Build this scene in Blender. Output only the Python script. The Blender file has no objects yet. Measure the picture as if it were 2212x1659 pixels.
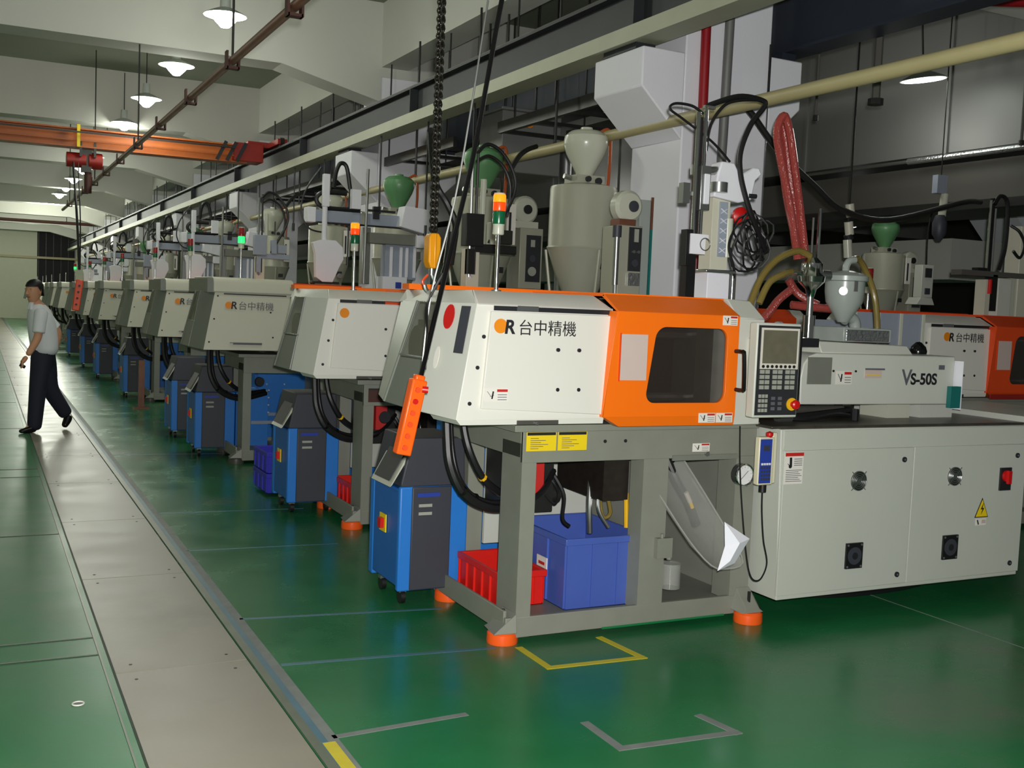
import bpy, math, random
import numpy as np
from mathutils import Vector, Matrix, Euler
random.seed(7)
S = bpy.context.scene
COL = S.collection
# ------------------------------------------------------------------ camera
cam_d = bpy.data.cameras.new('camera'); cam = bpy.data.objects.new('camera', cam_d); COL.objects.link(cam)
R0, D0, F0 = (0.89461673, -0.44494486, 0.04104834), (0.00466006, -0.08256924, -0.99657444), (0.44681001, 0.89174345, -0.07179435)
mw = Matrix(((R0[0], -D0[0], -F0[0], 0), (R0[1], -D0[1], -F0[1], 0), (R0[2], -D0[2], -F0[2], 1.5), (0, 0, 0, 1)))
cam.matrix_world = mw
cam_d.sensor_width = 36; cam_d.lens = 2315.86 / 2212 * 36; cam_d.clip_start = 0.05; cam_d.clip_end = 300
S.camera = cam
S.view_settings.view_transform = 'Standard'; S.view_settings.look = 'None'
S.view_settings.gamma = 1; S.view_settings.use_curve_mapping = False
S.view_settings.exposure = 0.0
# ------------------------------------------------------------------ world + general light
W = bpy.data.worlds.new('world'); S.world = W; W.use_nodes = True
W.node_tree.nodes['Background'].inputs[0].default_value = (0.80, 0.86, 0.80, 1)
W.node_tree.nodes['Background'].inputs[1].default_value = 0.095
def light(name, typ, loc, power, col=(1, 1, 1), size=0.2, rot=None, sizey=None, spread=None, spot=None):
    l = bpy.data.lights.new(name, typ); o = bpy.data.objects.new(name, l); COL.objects.link(o)
    o.location = loc; l.energy = power; l.color = col
    if typ == 'AREA':
        l.size = size
        if sizey: l.shape = 'RECTANGLE'; l.size_y = sizey
        if spread: l.spread = spread
    else: l.shadow_soft_size = size
    if rot: o.rotation_euler = rot
    if typ == 'SPOT': l.spot_size = spot; l.spot_blend = 0.35
    return o
# the photographer's own flash, at the camera
fl = light('camera_flash', 'SPOT', (0.02, -0.04, 1.58), 900, (1.0, 0.985, 0.97), 0.03, spot=math.radians(140))
fl.rotation_euler = mw.to_euler()
LAMP_Y = [8.05, 10.5, 12.95, 15.4, 17.85, 20.3, 22.75, 25.2, 27.65, 30.1, 32.5, 36, 40, 45, 50]
for i, y in enumerate(LAMP_Y):
    light('lamp_light', 'POINT', (2.05, y, 3.94), 34 if y < 33 else 190, (0.97, 1.0, 0.86), 0.13)
for x, y in ((-3.0, 9), (-3.0, 17), (-3, 27), (-3, 38), (-2.6, 2.0), (-2.0, 50)):
    light('lamp_light', 'POINT', (x, y, 4.0), 42, (0.97, 1.0, 0.86), 0.3)
for x, y in ((7.3, 7.4), (7.3, 13.5), (12.5, 9.0), (13, 20), (7.3, 22), (7.3, 34)):
    light('lamp_light', 'POINT', (x, y, 3.25), 12, (1.0, 1.0, 0.92), 0.2)
# ------------------------------------------------------------------ materials
def lin(c): return tuple(((v / 255.0) / 12.92 if v / 255.0 <= 0.04045 else ((v / 255.0 + 0.055) / 1.055) ** 2.4) for v in c)
MATS = {}
def mat(name, c, rough=0.5, metal=0.0, var=0.08, scale=6.0, emit=None, es=1.0, alpha=None, trans=0.0, bump=0.0, bscale=60, coat=0.0):
    m = bpy.data.materials.new(name); m.use_nodes = True; nt = m.node_tree; b = nt.nodes['Principled BSDF']
    c = lin(c); b.inputs['Roughness'].default_value = rough; b.inputs['Metallic'].default_value = metal
    if coat: b.inputs['Coat Weight'].default_value = coat
    tc = nt.nodes.new('ShaderNodeTexCoord'); n = nt.nodes.new('ShaderNodeTexNoise'); n.inputs['Scale'].default_value = scale; n.inputs['Detail'].default_value = 5
    nt.links.new(tc.outputs['Object'], n.inputs['Vector'])
    mx = nt.nodes.new('ShaderNodeMix'); mx.data_type = 'RGBA'
    mx.inputs[6].default_value = tuple(v * (1 - var) for v in c) + (1,); mx.inputs[7].default_value = tuple(min(1, v * (1 + var)) for v in c) + (1,)
    nt.links.new(n.outputs['Fac'], mx.inputs[0]); nt.links.new(mx.outputs[2], b.inputs['Base Color'])
    if emit is not None:
        b.inputs['Emission Color'].default_value = lin(emit) + (1,); b.inputs['Emission Strength'].default_value = es
    if alpha is not None: b.inputs['Alpha'].default_value = alpha
    if trans: b.inputs['Transmission Weight'].default_value = trans; b.inputs['IOR'].default_value = 1.2
    if bump:
        n2 = nt.nodes.new('ShaderNodeTexNoise'); n2.inputs['Scale'].default_value = bscale; nt.links.new(tc.outputs['Object'], n2.inputs['Vector'])
        bp = nt.nodes.new('ShaderNodeBump'); bp.inputs['Strength'].default_value = bump; bp.inputs['Distance'].default_value = 0.01
        nt.links.new(n2.outputs['Fac'], bp.inputs['Height']); nt.links.new(bp.outputs['Normal'], b.inputs['Normal'])
    MATS[name] = m; return m
mat('white_enamel', (226, 224, 214), 0.35, var=0.03, scale=3)
mat('cream_enamel', (205, 203, 184), 0.4, var=0.04, scale=3)
mat('warm_white', (205, 207, 196), 0.4, var=0.04, scale=3)
mat('cabinet_grey', (196, 199, 188), 0.45, var=0.04, scale=3)
mat('frame_grey', (132, 134, 122), 0.5, var=0.12, scale=7)
mat('bed_grey', (120, 122, 112), 0.5, var=0.15, scale=9)
mat('guard_grey', (122, 126, 118), 0.4, var=0.06)
mat('safety_orange', (255, 116, 14), 0.38, var=0.05)
mat('deep_orange', (226, 74, 22), 0.4, var=0.08)
mat('pad_orange', (250, 96, 30), 0.35, var=0.05)
mat('black_rubber', (22, 22, 23), 0.45)
mat('black_gloss', (14, 14, 15), 0.18)
mat('dark_steel', (52, 52, 50), 0.4, 0.5, var=0.3)
mat('deck_dirty', (70, 66, 58), 0.35, 0.2, var=0.5, scale=18)
mat('oil_grey', (84, 82, 76), 0.4, 0.2, var=0.3)
mat('chrome', (225, 225, 225), 0.12, 1.0)
mat('steel', (170, 172, 170), 0.32, 0.9)
mat('foil', (200, 202, 204), 0.28, 0.9, bump=0.8, bscale=45)
mat('blue_sheet', (40, 122, 208), 0.42, var=0.06)
mat('blue_side', (34, 100, 178), 0.45, var=0.08)
mat('charcoal', (58, 60, 68), 0.5, var=0.1)
mat('crate_blue', (72, 96, 176), 0.42, var=0.06)
mat('crate_violet', (44, 44, 175), 0.42, var=0.06)
mat('crate_red', (214, 30, 20), 0.42, var=0.06)
mat('red_plastic', (200, 20, 20), 0.35)
mat('red_pipe', (150, 18, 26), 0.45)
mat('rust_pipe', (128, 84, 66), 0.38, 0.3, var=0.35, scale=12)
mat('rust_clamp', (74, 40, 32), 0.6, var=0.3)
mat('pale_pipe', (170, 160, 118), 0.45, var=0.1)
mat('hose_red', (152, 62, 56), 0.25, var=0.15, coat=0.5, bump=0.4, bscale=90)
mat('hose_amber', (136, 118, 58), 0.2, var=0.15, alpha=0.85, coat=0.5)
mat('hose_orange', (170, 82, 40), 0.3)
mat('dryer_grey', (172, 172, 154), 0.35, 0.15, var=0.06, bump=0.08, bscale=14)
mat('bowl_grey', (196, 198, 180), 0.25, 0.0, var=0.05)
mat('hopper_grey', (158, 166, 160), 0.28, var=0.04)
mat('lid_green', (92, 142, 96), 0.35, var=0.08)
mat('plaster', (198, 198, 190), 0.85, var=0.05, scale=1.2, bump=0.08)
mat('pillar_white', (232, 232, 238), 0.8, var=0.03, scale=1.2, bump=0.06)
mat('slab_grey', (120, 126, 112), 0.9, var=0.08, scale=1.2)
mat('wall_cream', (206, 208, 186), 0.6, var=0.05)
mat('dark_opening', (30, 28, 34), 0.8)
mat('rail_web', (44, 47, 50), 0.6, 0.2, var=0.15)
mat('rail_flange', (162, 164, 142), 0.55, 0.1, var=0.12, scale=4)
mat('navy', (40, 46, 58), 0.6, 0.1, var=0.15)
mat('duct_grey', (128, 128, 126), 0.5, 0.35, var=0.05, scale=2)
mat('duct_dark', (92, 90, 84), 0.6, 0.2, var=0.08, scale=2)
mat('crane_orange', (172, 88, 24), 0.45, var=0.12)
mat('crane_red', (150, 34, 26), 0.45, var=0.12)
mat('hoist_yellow', (226, 150, 10), 0.35, var=0.1)
mat('chain_steel', (74, 72, 66), 0.35, 0.9, var=0.3, scale=40)
mat('lamp_enamel', (190, 196, 190), 0.4)
mat('lamp_glow', (255, 255, 250), 0.5, emit=(250, 255, 246), es=26)
mat('lamp_inner', (250, 250, 245), 0.5, emit=(244, 255, 244), es=9)
mat('red_lens_lit', (255, 60, 10), 0.3, emit=(255, 52, 6), es=1.5)
mat('amber_lens_lit', (255, 120, 20), 0.3, emit=(255, 128, 14), es=1.6)
mat('red_lens', (150, 20, 24), 0.25, coat=0.6)
mat('green_lens', (8, 96, 58), 0.25, coat=0.6)
mat('green_lens_lit', (60, 240, 140), 0.3, emit=(30, 255, 90), es=2.2)
mat('screen', (98, 94, 78), 0.25, emit=(98, 94, 78), es=0.12, var=0.25, scale=25)
mat('panel_black', (46, 47, 50), 0.4)
mat('panel_bezel', (222, 216, 204), 0.4)
mat('button_grey', (160, 162, 150), 0.5)
mat('ink', (32, 32, 36), 0.5)
mat('ink_grey', (96, 96, 104), 0.5)
mat('ink_red', (196, 40, 36), 0.5)
mat('logo_orange', (236, 140, 20), 0.45)
mat('logo_pale', (206, 108, 24), 0.45)
mat('label_white', (232, 228, 218), 0.5, var=0.03)
mat('label_pink', (206, 186, 178), 0.5, var=0.05)
mat('label_yellow', (240, 208, 24), 0.5, var=0.05)
mat('dial_white', (232, 232, 230), 0.3)
mat('paper', (236, 236, 244), 0.8, var=0.02)
mat('mold_dark', (42, 36, 32), 0.5, 0.3, var=0.5, scale=30)
mat('teal', (24, 110, 104), 0.5)
mat('knob_yellow', (240, 186, 30), 0.4)
mat('device_blue', (44, 66, 160), 0.4)
mat('device_cream', (222, 216, 186), 0.45)
mat('tape_yellow', (206, 190, 40), 0.5, var=0.12, scale=20)
mat('tape_grey', (122, 128, 124), 0.6, var=0.25, scale=14)
mat('line_blue', (72, 112, 128), 0.45, var=0.3, scale=5)
mat('ridge', (104, 112, 96), 0.35, 0.2, var=0.3, scale=9)
mat('joint_dark', (44, 60, 46), 0.6)
mat('tray_grey', (150, 158, 172), 0.5)
mat('skin', (206, 150, 116), 0.55)
mat('skin_lip', (140, 78, 66), 0.55)
mat('eye_dark', (28, 20, 18), 0.4)
mat('hair', (14, 12, 12), 0.5)
mat('shirt', (228, 230, 234), 0.8, var=0.04, bump=0.3, bscale=12)
mat('trousers', (30, 32, 48), 0.8, var=0.1)
mat('shoe', (16, 14, 16), 0.3)
mat('pendant_orange', (255, 96, 14), 0.35, var=0.04)
def clear(name, c, a, rough=0.08):
    m = bpy.data.materials.new(name); m.use_nodes = True; nt = m.node_tree; b = nt.nodes['Principled BSDF']
    b.inputs['Base Color'].default_value = lin(c) + (1,); b.inputs['Roughness'].default_value = rough; b.inputs['Alpha'].default_value = a
    b.inputs['Specular IOR Level'].default_value = 0.6
    n = nt.nodes.new('ShaderNodeTexNoise'); n.inputs['Scale'].default_value = 5
    r = nt.nodes.new('ShaderNodeMapRange'); r.inputs[3].default_value = a * 0.8; r.inputs[4].default_value = min(1, a * 1.2)
    nt.links.new(n.outputs['Fac'], r.inputs[0]); nt.links.new(r.outputs[0], b.inputs['Alpha'])
    MATS[name] = m
clear('clear_guard', (126, 128, 112), 0.42)
clear('door_glass', (60, 52, 46), 0.35, 0.12)
clear('clear_chute', (196, 198, 190), 0.34, 0.12)
# floor: green epoxy with worn grey patches and faint scratches
def floor_mat(name, green, grey, thr, sheen=0.16):
    m = bpy.data.materials.new(name); m.use_nodes = True; nt = m.node_tree; b = nt.nodes['Principled BSDF']; L = nt.links
    tc = nt.nodes.new('ShaderNodeTexCoord')
    n1 = nt.nodes.new('ShaderNodeTexNoise'); n1.inputs['Scale'].default_value = 0.55; n1.inputs['Detail'].default_value = 8; n1.inputs['Roughness'].default_value = 0.6
    n2 = nt.nodes.new('ShaderNodeTexNoise'); n2.inputs['Scale'].default_value = 3.0; n2.inputs['Detail'].default_value = 6
    n3 = nt.nodes.new('ShaderNodeTexNoise'); n3.inputs['Scale'].default_value = 45
    for n in (n1, n2, n3): L.new(tc.outputs['Object'], n.inputs['Vector'])
    r1 = nt.nodes.new('ShaderNodeMapRange'); r1.inputs[1].default_value = thr; r1.inputs[2].default_value = thr + 0.2
    L.new(n1.outputs['Fac'], r1.inputs[0])
    m0 = nt.nodes.new('ShaderNodeMapRange'); m0.inputs[1].default_value = 0.3; m0.inputs[2].default_value = 0.6; m0.inputs[3].default_value = 0.35; L.new(n2.outputs['Fac'], m0.inputs[0])
    mu = nt.nodes.new('ShaderNodeMath'); mu.operation = 'MULTIPLY'; L.new(r1.outputs[0], mu.inputs[0]); L.new(m0.outputs[0], mu.inputs[1])
    g = nt.nodes.new('ShaderNodeMix'); g.data_type = 'RGBA'
    g.inputs[6].default_value = tuple(v * 0.82 for v in lin(green)) + (1,); g.inputs[7].default_value = tuple(v * 1.25 for v in lin(green)) + (1,)
    L.new(n2.outputs['Fac'], g.inputs[0])
    mx = nt.nodes.new('ShaderNodeMix'); mx.data_type = 'RGBA'; mx.inputs[7].default_value = lin(grey) + (1,)
    L.new(mu.outputs[0], mx.inputs[0]); L.new(g.outputs[2], mx.inputs[6]); L.new(mx.outputs[2], b.inputs['Base Color'])
    rr = nt.nodes.new('ShaderNodeMapRange'); rr.inputs[3].default_value = sheen; rr.inputs[4].default_value = sheen + 0.22
    L.new(n2.outputs['Fac'], rr.inputs[0]); L.new(rr.outputs[0], b.inputs['Roughness'])
    bp = nt.nodes.new('ShaderNodeBump'); bp.inputs['Strength'].default_value = 0.05; bp.inputs['Distance'].default_value = 0.004
    L.new(n3.outputs['Fac'], bp.inputs['Height']); L.new(bp.outputs['Normal'], b.inputs['Normal'])
    MATS[name] = m
floor_mat('green_epoxy', (32, 114, 66), (100, 104, 92), 0.52, 0.14)
floor_mat('aisle_green', (42, 118, 72), (84, 112, 84), 0.50, 0.26)
floor_mat('strip_concrete', (140, 134, 120), (112, 106, 94), 0.50, 0.27)

# ------------------------------------------------------------------ mesh builder
def V(p): return Vector(p)
def spline(pts, k=6):
    P = [Vector(p) for p in pts]
    if len(P) < 3: return P
    out = []
    for i in range(len(P) - 1):
        p0 = P[max(i - 1, 0)]; p1 = P[i]; p2 = P[i + 1]; p3 = P[min(i + 2, len(P) - 1)]
        for j in range(k):
            t = j / k
            out.append(0.5 * ((2 * p1) + (-p0 + p2) * t + (2 * p0 - 5 * p1 + 4 * p2 - p3) * t * t + (-p0 + 3 * p1 - 3 * p2 + p3) * t ** 3))
    out.append(P[-1]); return out
class MB:
    def __init__(s, o=(0, 0, 0)): s.v = []; s.f = []; s.m = []; s.ms = []; s.o = Vector(o)
    def mi(s, m):
        if m not in s.ms: s.ms.append(m)
        return s.ms.index(m)
    def add(s, vs, fs, m):
        b = len(s.v); s.v += [tuple(Vector(v) - s.o) for v in vs]; s.f += [tuple(b + i for i in f) for f in fs]; s.m += [s.mi(m)] * len(fs); return s
    def hexa(s, p, m):
        return s.add(p, [(0, 3, 2, 1), (4, 5, 6, 7), (0, 1, 5, 4), (1, 2, 6, 5), (2, 3, 7, 6), (3, 0, 4, 7)], m)
    def box(s, x0, x1, y0, y1, z0, z1, m):
        return s.hexa([(x0, y0, z0), (x1, y0, z0), (x1, y1, z0), (x0, y1, z0), (x0, y0, z1), (x1, y0, z1), (x1, y1, z1), (x0, y1, z1)], m)
    def obox(s, c, d, rot, m):
        M = Euler(rot).to_matrix(); c = V(c); q = []
        for z in (-1, 1):
            for x, y in ((-1, -1), (1, -1), (1, 1), (-1, 1)): q.append(c + M @ Vector((x * d[0] / 2, y * d[1] / 2, z * d[2] / 2)))
        return s.hexa(q, m)
    def beam(s, a, b, w, h, m):
        a = V(a); b = V(b); d = (b - a).normalized(); u = Vector((0, 0, 1)) if abs(d.z) < 0.9 else Vector((0, 1, 0))
        r = d.cross(u).normalized(); t = r.cross(d)
        q = []
        for e in (a, b):
            for x, y in ((-1, -1), (1, -1), (1, 1), (-1, 1)): q.append(e + r * x * w / 2 + t * y * h / 2)
        return s.hexa(q, m)
    def tube(s, pts, r, m, n=8, k=6, caps=True, rs=None):
        P = spline(pts, k) if k > 1 else [V(p) for p in pts]
        vs = []; fs = []; nrm = None
        for i, p in enumerate(P):
            d = (P[min(i + 1, len(P) - 1)] - P[max(i - 1, 0)])
            d = d.normalized() if d.length > 1e-9 else Vector((0, 0, 1))
            if nrm is None:
                nrm = d.orthogonal().normalized()
            else:
                nrm = (nrm - d * nrm.dot(d)); nrm = nrm.normalized() if nrm.length > 1e-6 else d.orthogonal().normalized()
            bn = d.cross(nrm)
            rr = r if rs is None else rs[0] + (rs[1] - rs[0]) * i / (len(P) - 1)
            for j in range(n):
                a = 2 * math.pi * j / n; vs.append(p + (nrm * math.cos(a) + bn * math.sin(a)) * rr)
        for i in range(len(P) - 1):
            for j in range(n):
                a = i * n + j; b = i * n + (j + 1) % n; fs.append((a, b, b + n, a + n))
        if caps: fs.append(tuple(range(n))[::-1]); fs.append(tuple(range((len(P) - 1) * n, len(P) * n)))
        return s.add(vs, fs, m)
    def cyl(s, a, b, r, m, n=16, r1=None): return s.tube([a, b], r, m, n, 1, True, (r, r if r1 is None else r1))
    def lathe(s, prof, c, m, n=24, axis='z'):
        vs = []; fs = []
        for r, z in prof:
            for j in range(n):
                a = 2 * math.pi * j / n; x, y = r * math.cos(a), r * math.sin(a)
                v = (x, y, z) if axis == 'z' else ((x, -z, y) if axis == 'y' else (z, x, y))
                vs.append(V(c) + Vector(v))
        for i in range(len(prof) - 1):
            for j in range(n): a = i * n + j; b = i * n + (j + 1) % n; fs.append((a, b, b + n, a + n))
        fs.append(tuple(range(n))[::-1]); fs.append(tuple(range((len(prof) - 1) * n, len(prof) * n)))
        return s.add(vs, fs, m)
    def ring(s, c, R, r, m, n=20, k=8, axis='y'):
        pts = []
        for i in range(n + 1):
            a = 2 * math.pi * i / n; x, y = R * math.cos(a), R * math.sin(a)
            pts.append(V(c) + (Vector((x, 0, y)) if axis == 'y' else Vector((x, y, 0)) if axis == 'z' else Vector((0, x, y))))
        return s.tube(pts, r, m, k, 1, False)
    def prism(s, poly, y0, y1, m, plane='xz'):
        n = len(poly); f = {'xz': lambda a, b, t: (a, t, b), 'yz': lambda a, b, t: (t, a, b), 'xy': lambda a, b, t: (a, b, t)}[plane]
        vs = [f(a, b, y0) for a, b in poly] + [f(a, b, y1) for a, b in poly]
        fs = [tuple(range(n)), tuple(range(n, 2 * n))[::-1]] + [(i, i + n, (i + 1) % n + n, (i + 1) % n) for i in range(n)]
        return s.add(vs, fs, m)
    def loft(s, A, B, m, capA=True, capB=True):
        n = len(A); fs = [(i, (i + 1) % n, (i + 1) % n + n, i + n) for i in range(n)]
        if capA: fs.append(tuple(range(n))[::-1])
        if capB: fs.append(tuple(range(n, 2 * n)))
        return s.add(list(A) + list(B), fs, m)
    def frame(s, outer, inner, t, m):
        """plate with a hole; outer/inner same count of 3D points, t = thickness vector"""
        n = len(outer); t = V(t); O = [V(p) for p in outer]; I = [V(p) for p in inner]
        vs = O + I + [p + t for p in O] + [p + t for p in I]; fs = []
        for i in range(n):
            j = (i + 1) % n
            fs += [(i, j, n + j, n + i), (2 * n + i, 3 * n + i, 3 * n + j, 2 * n + j), (i, 2 * n + i, 2 * n + j, j), (n + i, n + j, 3 * n + j, 3 * n + i)]
        return s.add(vs, fs, m)
    def build(s, name, parent=None, bevel=0, sharp=35, recalc=True):
        me = bpy.data.meshes.new(name); me.from_pydata(s.v, [], s.f)
        for m in s.ms: me.materials.append(MATS[m])
        me.polygons.foreach_set('material_index', s.m)
        if recalc:
            import bmesh
            bm = bmesh.new(); bm.from_mesh(me); bmesh.ops.recalc_face_normals(bm, faces=bm.faces); bm.to_mesh(me); bm.free()
        me.polygons.foreach_set('use_smooth', [True] * len(me.polygons)); me.set_sharp_from_angle(angle=math.radians(sharp))
        o = bpy.data.objects.new(name, me); COL.objects.link(o); o.parent = parent
        if bevel:
            b = o.modifiers.new('bevel', 'BEVEL'); b.width = bevel; b.segments = 2; b.limit_method = 'ANGLE'; b.angle_limit = math.radians(40)
        if parent is None: o.location = s.o
        return o
def thing(name, label, cat, loc=(0, 0, 0), group=None):
    o = bpy.data.objects.new(name, None); COL.objects.link(o); o.location = loc; o.empty_display_size = 0.2
    return tag(o, label, cat, group)
def tag(o, label, cat, group=None, kind=None):
    o['label'] = label; o['category'] = cat
    if group: o['group'] = group
    if kind: o['kind'] = kind
    return o
def struct(o, label=None):
    o['kind'] = 'structure'
    if label: o['label'] = label
    return o
KIDS = {}
def kids(o): return [c for c in bpy.data.objects if c.parent == o]
def copy_tree(root, loc, label, group=None, skip=(), drop_sub=False):
    r = root.copy(); COL.objects.link(r); r.location = loc; r['label'] = label
    if group: r['group'] = group
    if root.name not in KIDS: KIDS[root.name] = [(c, kids(c)) for c in kids(root)]
    for c, sub in KIDS[root.name]:
        base = c.name.split('.')[0]
        if base in skip: continue
        d = c.copy(); COL.objects.link(d); d.parent = r
        for e in sub:
            if drop_sub or e.name.split('.')[0] in skip: continue
            g = e.copy(); COL.objects.link(g); g.parent = d
    return r
def text(name, body, size, loc, m, parent, o=(0, 0, 0), shear=0.0, rot=(math.pi / 2, 0, 0), bold=0.0, sx=1.0):
    c = bpy.data.curves.new(name, 'FONT'); c.body = body; c.size = size; c.extrude = 0.0006; c.shear = shear; c.offset = bold
    t = bpy.data.objects.new(name, c); COL.objects.link(t)
    dg = bpy.context.evaluated_depsgraph_get(); me = bpy.data.meshes.new_from_object(t.evaluated_get(dg)); me.name = name
    bpy.data.objects.remove(t)
    M = Matrix.Translation(Vector(loc) - Vector(o)) @ Euler(rot).to_matrix().to_4x4() @ Matrix.Scale(sx, 4, (1, 0, 0)); me.transform(M)
    me.materials.clear(); me.materials.append(MATS[m])
    ob = bpy.data.objects.new(name, me); COL.objects.link(ob); ob.parent = parent; return ob

# ================================================================== STRUCTURE
b = MB(); b.box(1.01, 26, -6, 56, -0.1, 0, 'green_epoxy')
floor = struct(b.build('floor'), 'glossy green epoxy floor with worn grey patches')
b = MB(); b.box(-6, 0.49, -6, 56, -0.1, 0.0, 'aisle_green'); o = b.build('floor_aisle', floor); o['label'] = 'scuffed paler green aisle floor'
b = MB(); b.box(0.485, 1.015, -6, 56, -0.1, -0.012, 'joint_dark'); b.build('trench_bed', floor)
# trench cover plates, one by one
def plate(y0, y1):
    b = MB((0, 0, 0)); b.box(0.494, 1.006, y0 + 0.003, y1 - 0.003, -0.012, 0.001, 'strip_concrete')
    for px_ in (0.56, 0.94):
        for py_ in (y0 + 0.09, y1 - 0.09): b.cyl((px_, py_, 0.001), (px_, py_, 0.0022), 0.007, 'ink', 8)
    return b.build('trench_cover', floor)
y = -1.65
while y < 56:
    plate(y, min(y + 1.5, 56)); y += 1.5
b = MB(); b.box(1.012, 1.045, -6, 56, 0, 0.006, 'ridge'); b.box(1.045, 1.075, -6, 56, 0, 0.002, 'line_blue'); b.box(1.075, 1.115, -6, 56, 0, 0.0012, 'tape_grey')
struct(b.build('trim_1'), 'thin metal edging beside the trench covers')
b = MB(); b.box(0.455, 0.462, -6, 56, 0, 0.003, 'ridge'); b.box(0.485, 0.493, -6, 56, 0, 0.0015, 'joint_dark'); struct(b.build('trim_2'), 'scratched groove along the left edge of the trench covers')
for y in (4.60, 4.84, 7.0, 9.6, 9.2, 12.4, 15.2, 18, 21):
    b = MB(); b.box(-6, 0.455, y, y + 0.008, 0, 0.0015, 'joint_dark'); b.box(-6, 0.455, y + 0.02, y + 0.028, 0, 0.001, 'ridge'); b.build('floor_joint', floor)
for (x0, y0, x1, y1, w, m) in ((1.1, 4.92, 2.06, 4.79, .022, 'line_blue'), (1.12, 4.24, 2.05, 4.15, .024, 'line_blue'), (1.1, 3.46, 1.62, 3.49, .03, 'tape_grey'), (1.1, 6.35, 2.0, 6.3, .015, 'line_blue'),
                               (1.1, 7.5, 2.1, 7.44, .02, 'line_blue'), (1.1, 10.3, 2.1, 10.25, .02, 'line_blue'), (4.41, -2, 4.41, 4.9, .006, 'tape_grey')):
    b = MB(); b.beam((x0, y0, 0.0006), (x1, y1, 0.0006), w, 0.0012, m); b.build('floor_line', floor)
def tape(pts, w, m, lab, name='floor_tape'):
    b = MB()
    for i in range(len(pts) - 1):
        a = V(pts[i]); c = V(pts[i + 1]); d = (c - a).normalized() * w / 2
        b.beam(a - d * (i > 0), c + d * (i < len(pts) - 2), w, 0.0014 + 0.0003 * i, m)
    tag(b.build(name), lab, 'floor marking')
tape([(2.15, 4.12, .001), (2.15, 3.835, .001), (2.60, 3.815, .001), (2.57, 4.13, .001)], 0.035, 'tape_yellow', 'yellow tape corner mark on green floor before nearest machine')
tape([(1.99, 3.27, .001), (1.99, 3.02, .001), (2.46, 2.99, .001), (2.43, 3.18, .001)], 0.035, 'tape_grey', 'worn grey tape bracket mark at bottom of photo on green floor')
tape([(1.075, 3.0, .002), (1.075, 3.42, .002)], 0.045, 'tape_yellow', 'short yellow tape piece beside the trench covers at bottom edge')
tape([(2.32, 6.5, .001), (2.32, 6.2, .001)], 0.035, 'tape_yellow', 'yellow tape strip on floor near second machine foot')
tape([(2.06, 5.55, .001), (2.06, 5.2, .001)], 0.035, 'tape_yellow', 'yellow tape strip on floor behind nearest blue temperature controller')
b = MB(); b.cyl((0.335, 4.07, 0), (0.335, 4.07, 0.0012), 0.022, 'tape_grey', 14); b.ring((0.335, 4.07, 0.002), 0.02, 0.003, 'label_white', 16, 6, 'z'); tag(b.build('floor_sticker'), 'small pale round sticker on green aisle floor at bottom left', 'sticker')
# walls
b = MB(); b.box(-6, 2.55, 56, 56.3, 0, 6, 'wall_cream'); b.box(4.25, 26, 56, 56.3, 0, 6, 'wall_cream'); b.box(2.55, 4.25, 56, 56.3, 4.36, 6, 'wall_cream'); b.box(2.55, 4.25, 56.6, 56.9, 0, 6, 'dark_opening')
struct(b.build('wall_back'), 'cream far end wall')
b = MB(); b.box(2.6, 4.2, 56.1, 56.16, 0, 4.33, 'dark_opening')
for i in range(5): b.box(2.6 + i * .33, 2.62 + i * .33, 56.08, 56.1, 0, 4.33, 'dark_steel')
struct(b.build('door_1'), 'tall dark doorway in the far wall')
b = MB(); b.box(-6, 4.6, 55.85, 55.99, 2.86, 2.96, 'pale_pipe'); struct(b.build('trim_3'), 'horizontal rail across the far wall')
b = MB(); b.box(-6.3, -6, -6, 56.3, 0, 6, 'wall_cream'); struct(b.build('wall_left'))
b = MB(); b.box(26, 26.3, -6, 56.3, 0, 6, 'duct_dark'); struct(b.build('wall_right'))
b = MB(); b.box(-6, 26, -2, 56, 4.89, 5.1, 'slab_grey'); struct(b.build('ceiling'), 'grey concrete ceiling slab')
# crosswise beams (with haunches at the pillars) and lengthwise beams
n = 1
for k in range(9):
    y = 5.9 + 6 * k; b = MB()
    b.box(-6, 26, y, y + 0.42, 4.06, 4.89, 'plaster')
    for s_, x0 in ((-1, 4.13), (1, 4.83)):
        b.prism([(x0, 4.06), (x0 + s_ * 1.15, 4.06), (x0, 3.78)], y, y + 0.42, 'plaster')
    struct(b.build('trim_%d' % (3 + n)), 'concrete ceiling beam with sloped haunches'); n += 1
b = MB(); b.box(4.13, 4.45, -2, 56, 4.17, 4.89, 'plaster'); struct(b.build('trim_%d' % (3 + n)), 'lengthwise concrete beam over the pillar row'); n += 1
b = MB(); b.box(9.0, 9.4, -2, 56, 4.1, 4.89, 'slab_grey'); struct(b.build('trim_%d' % (3 + n))); n += 1
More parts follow.
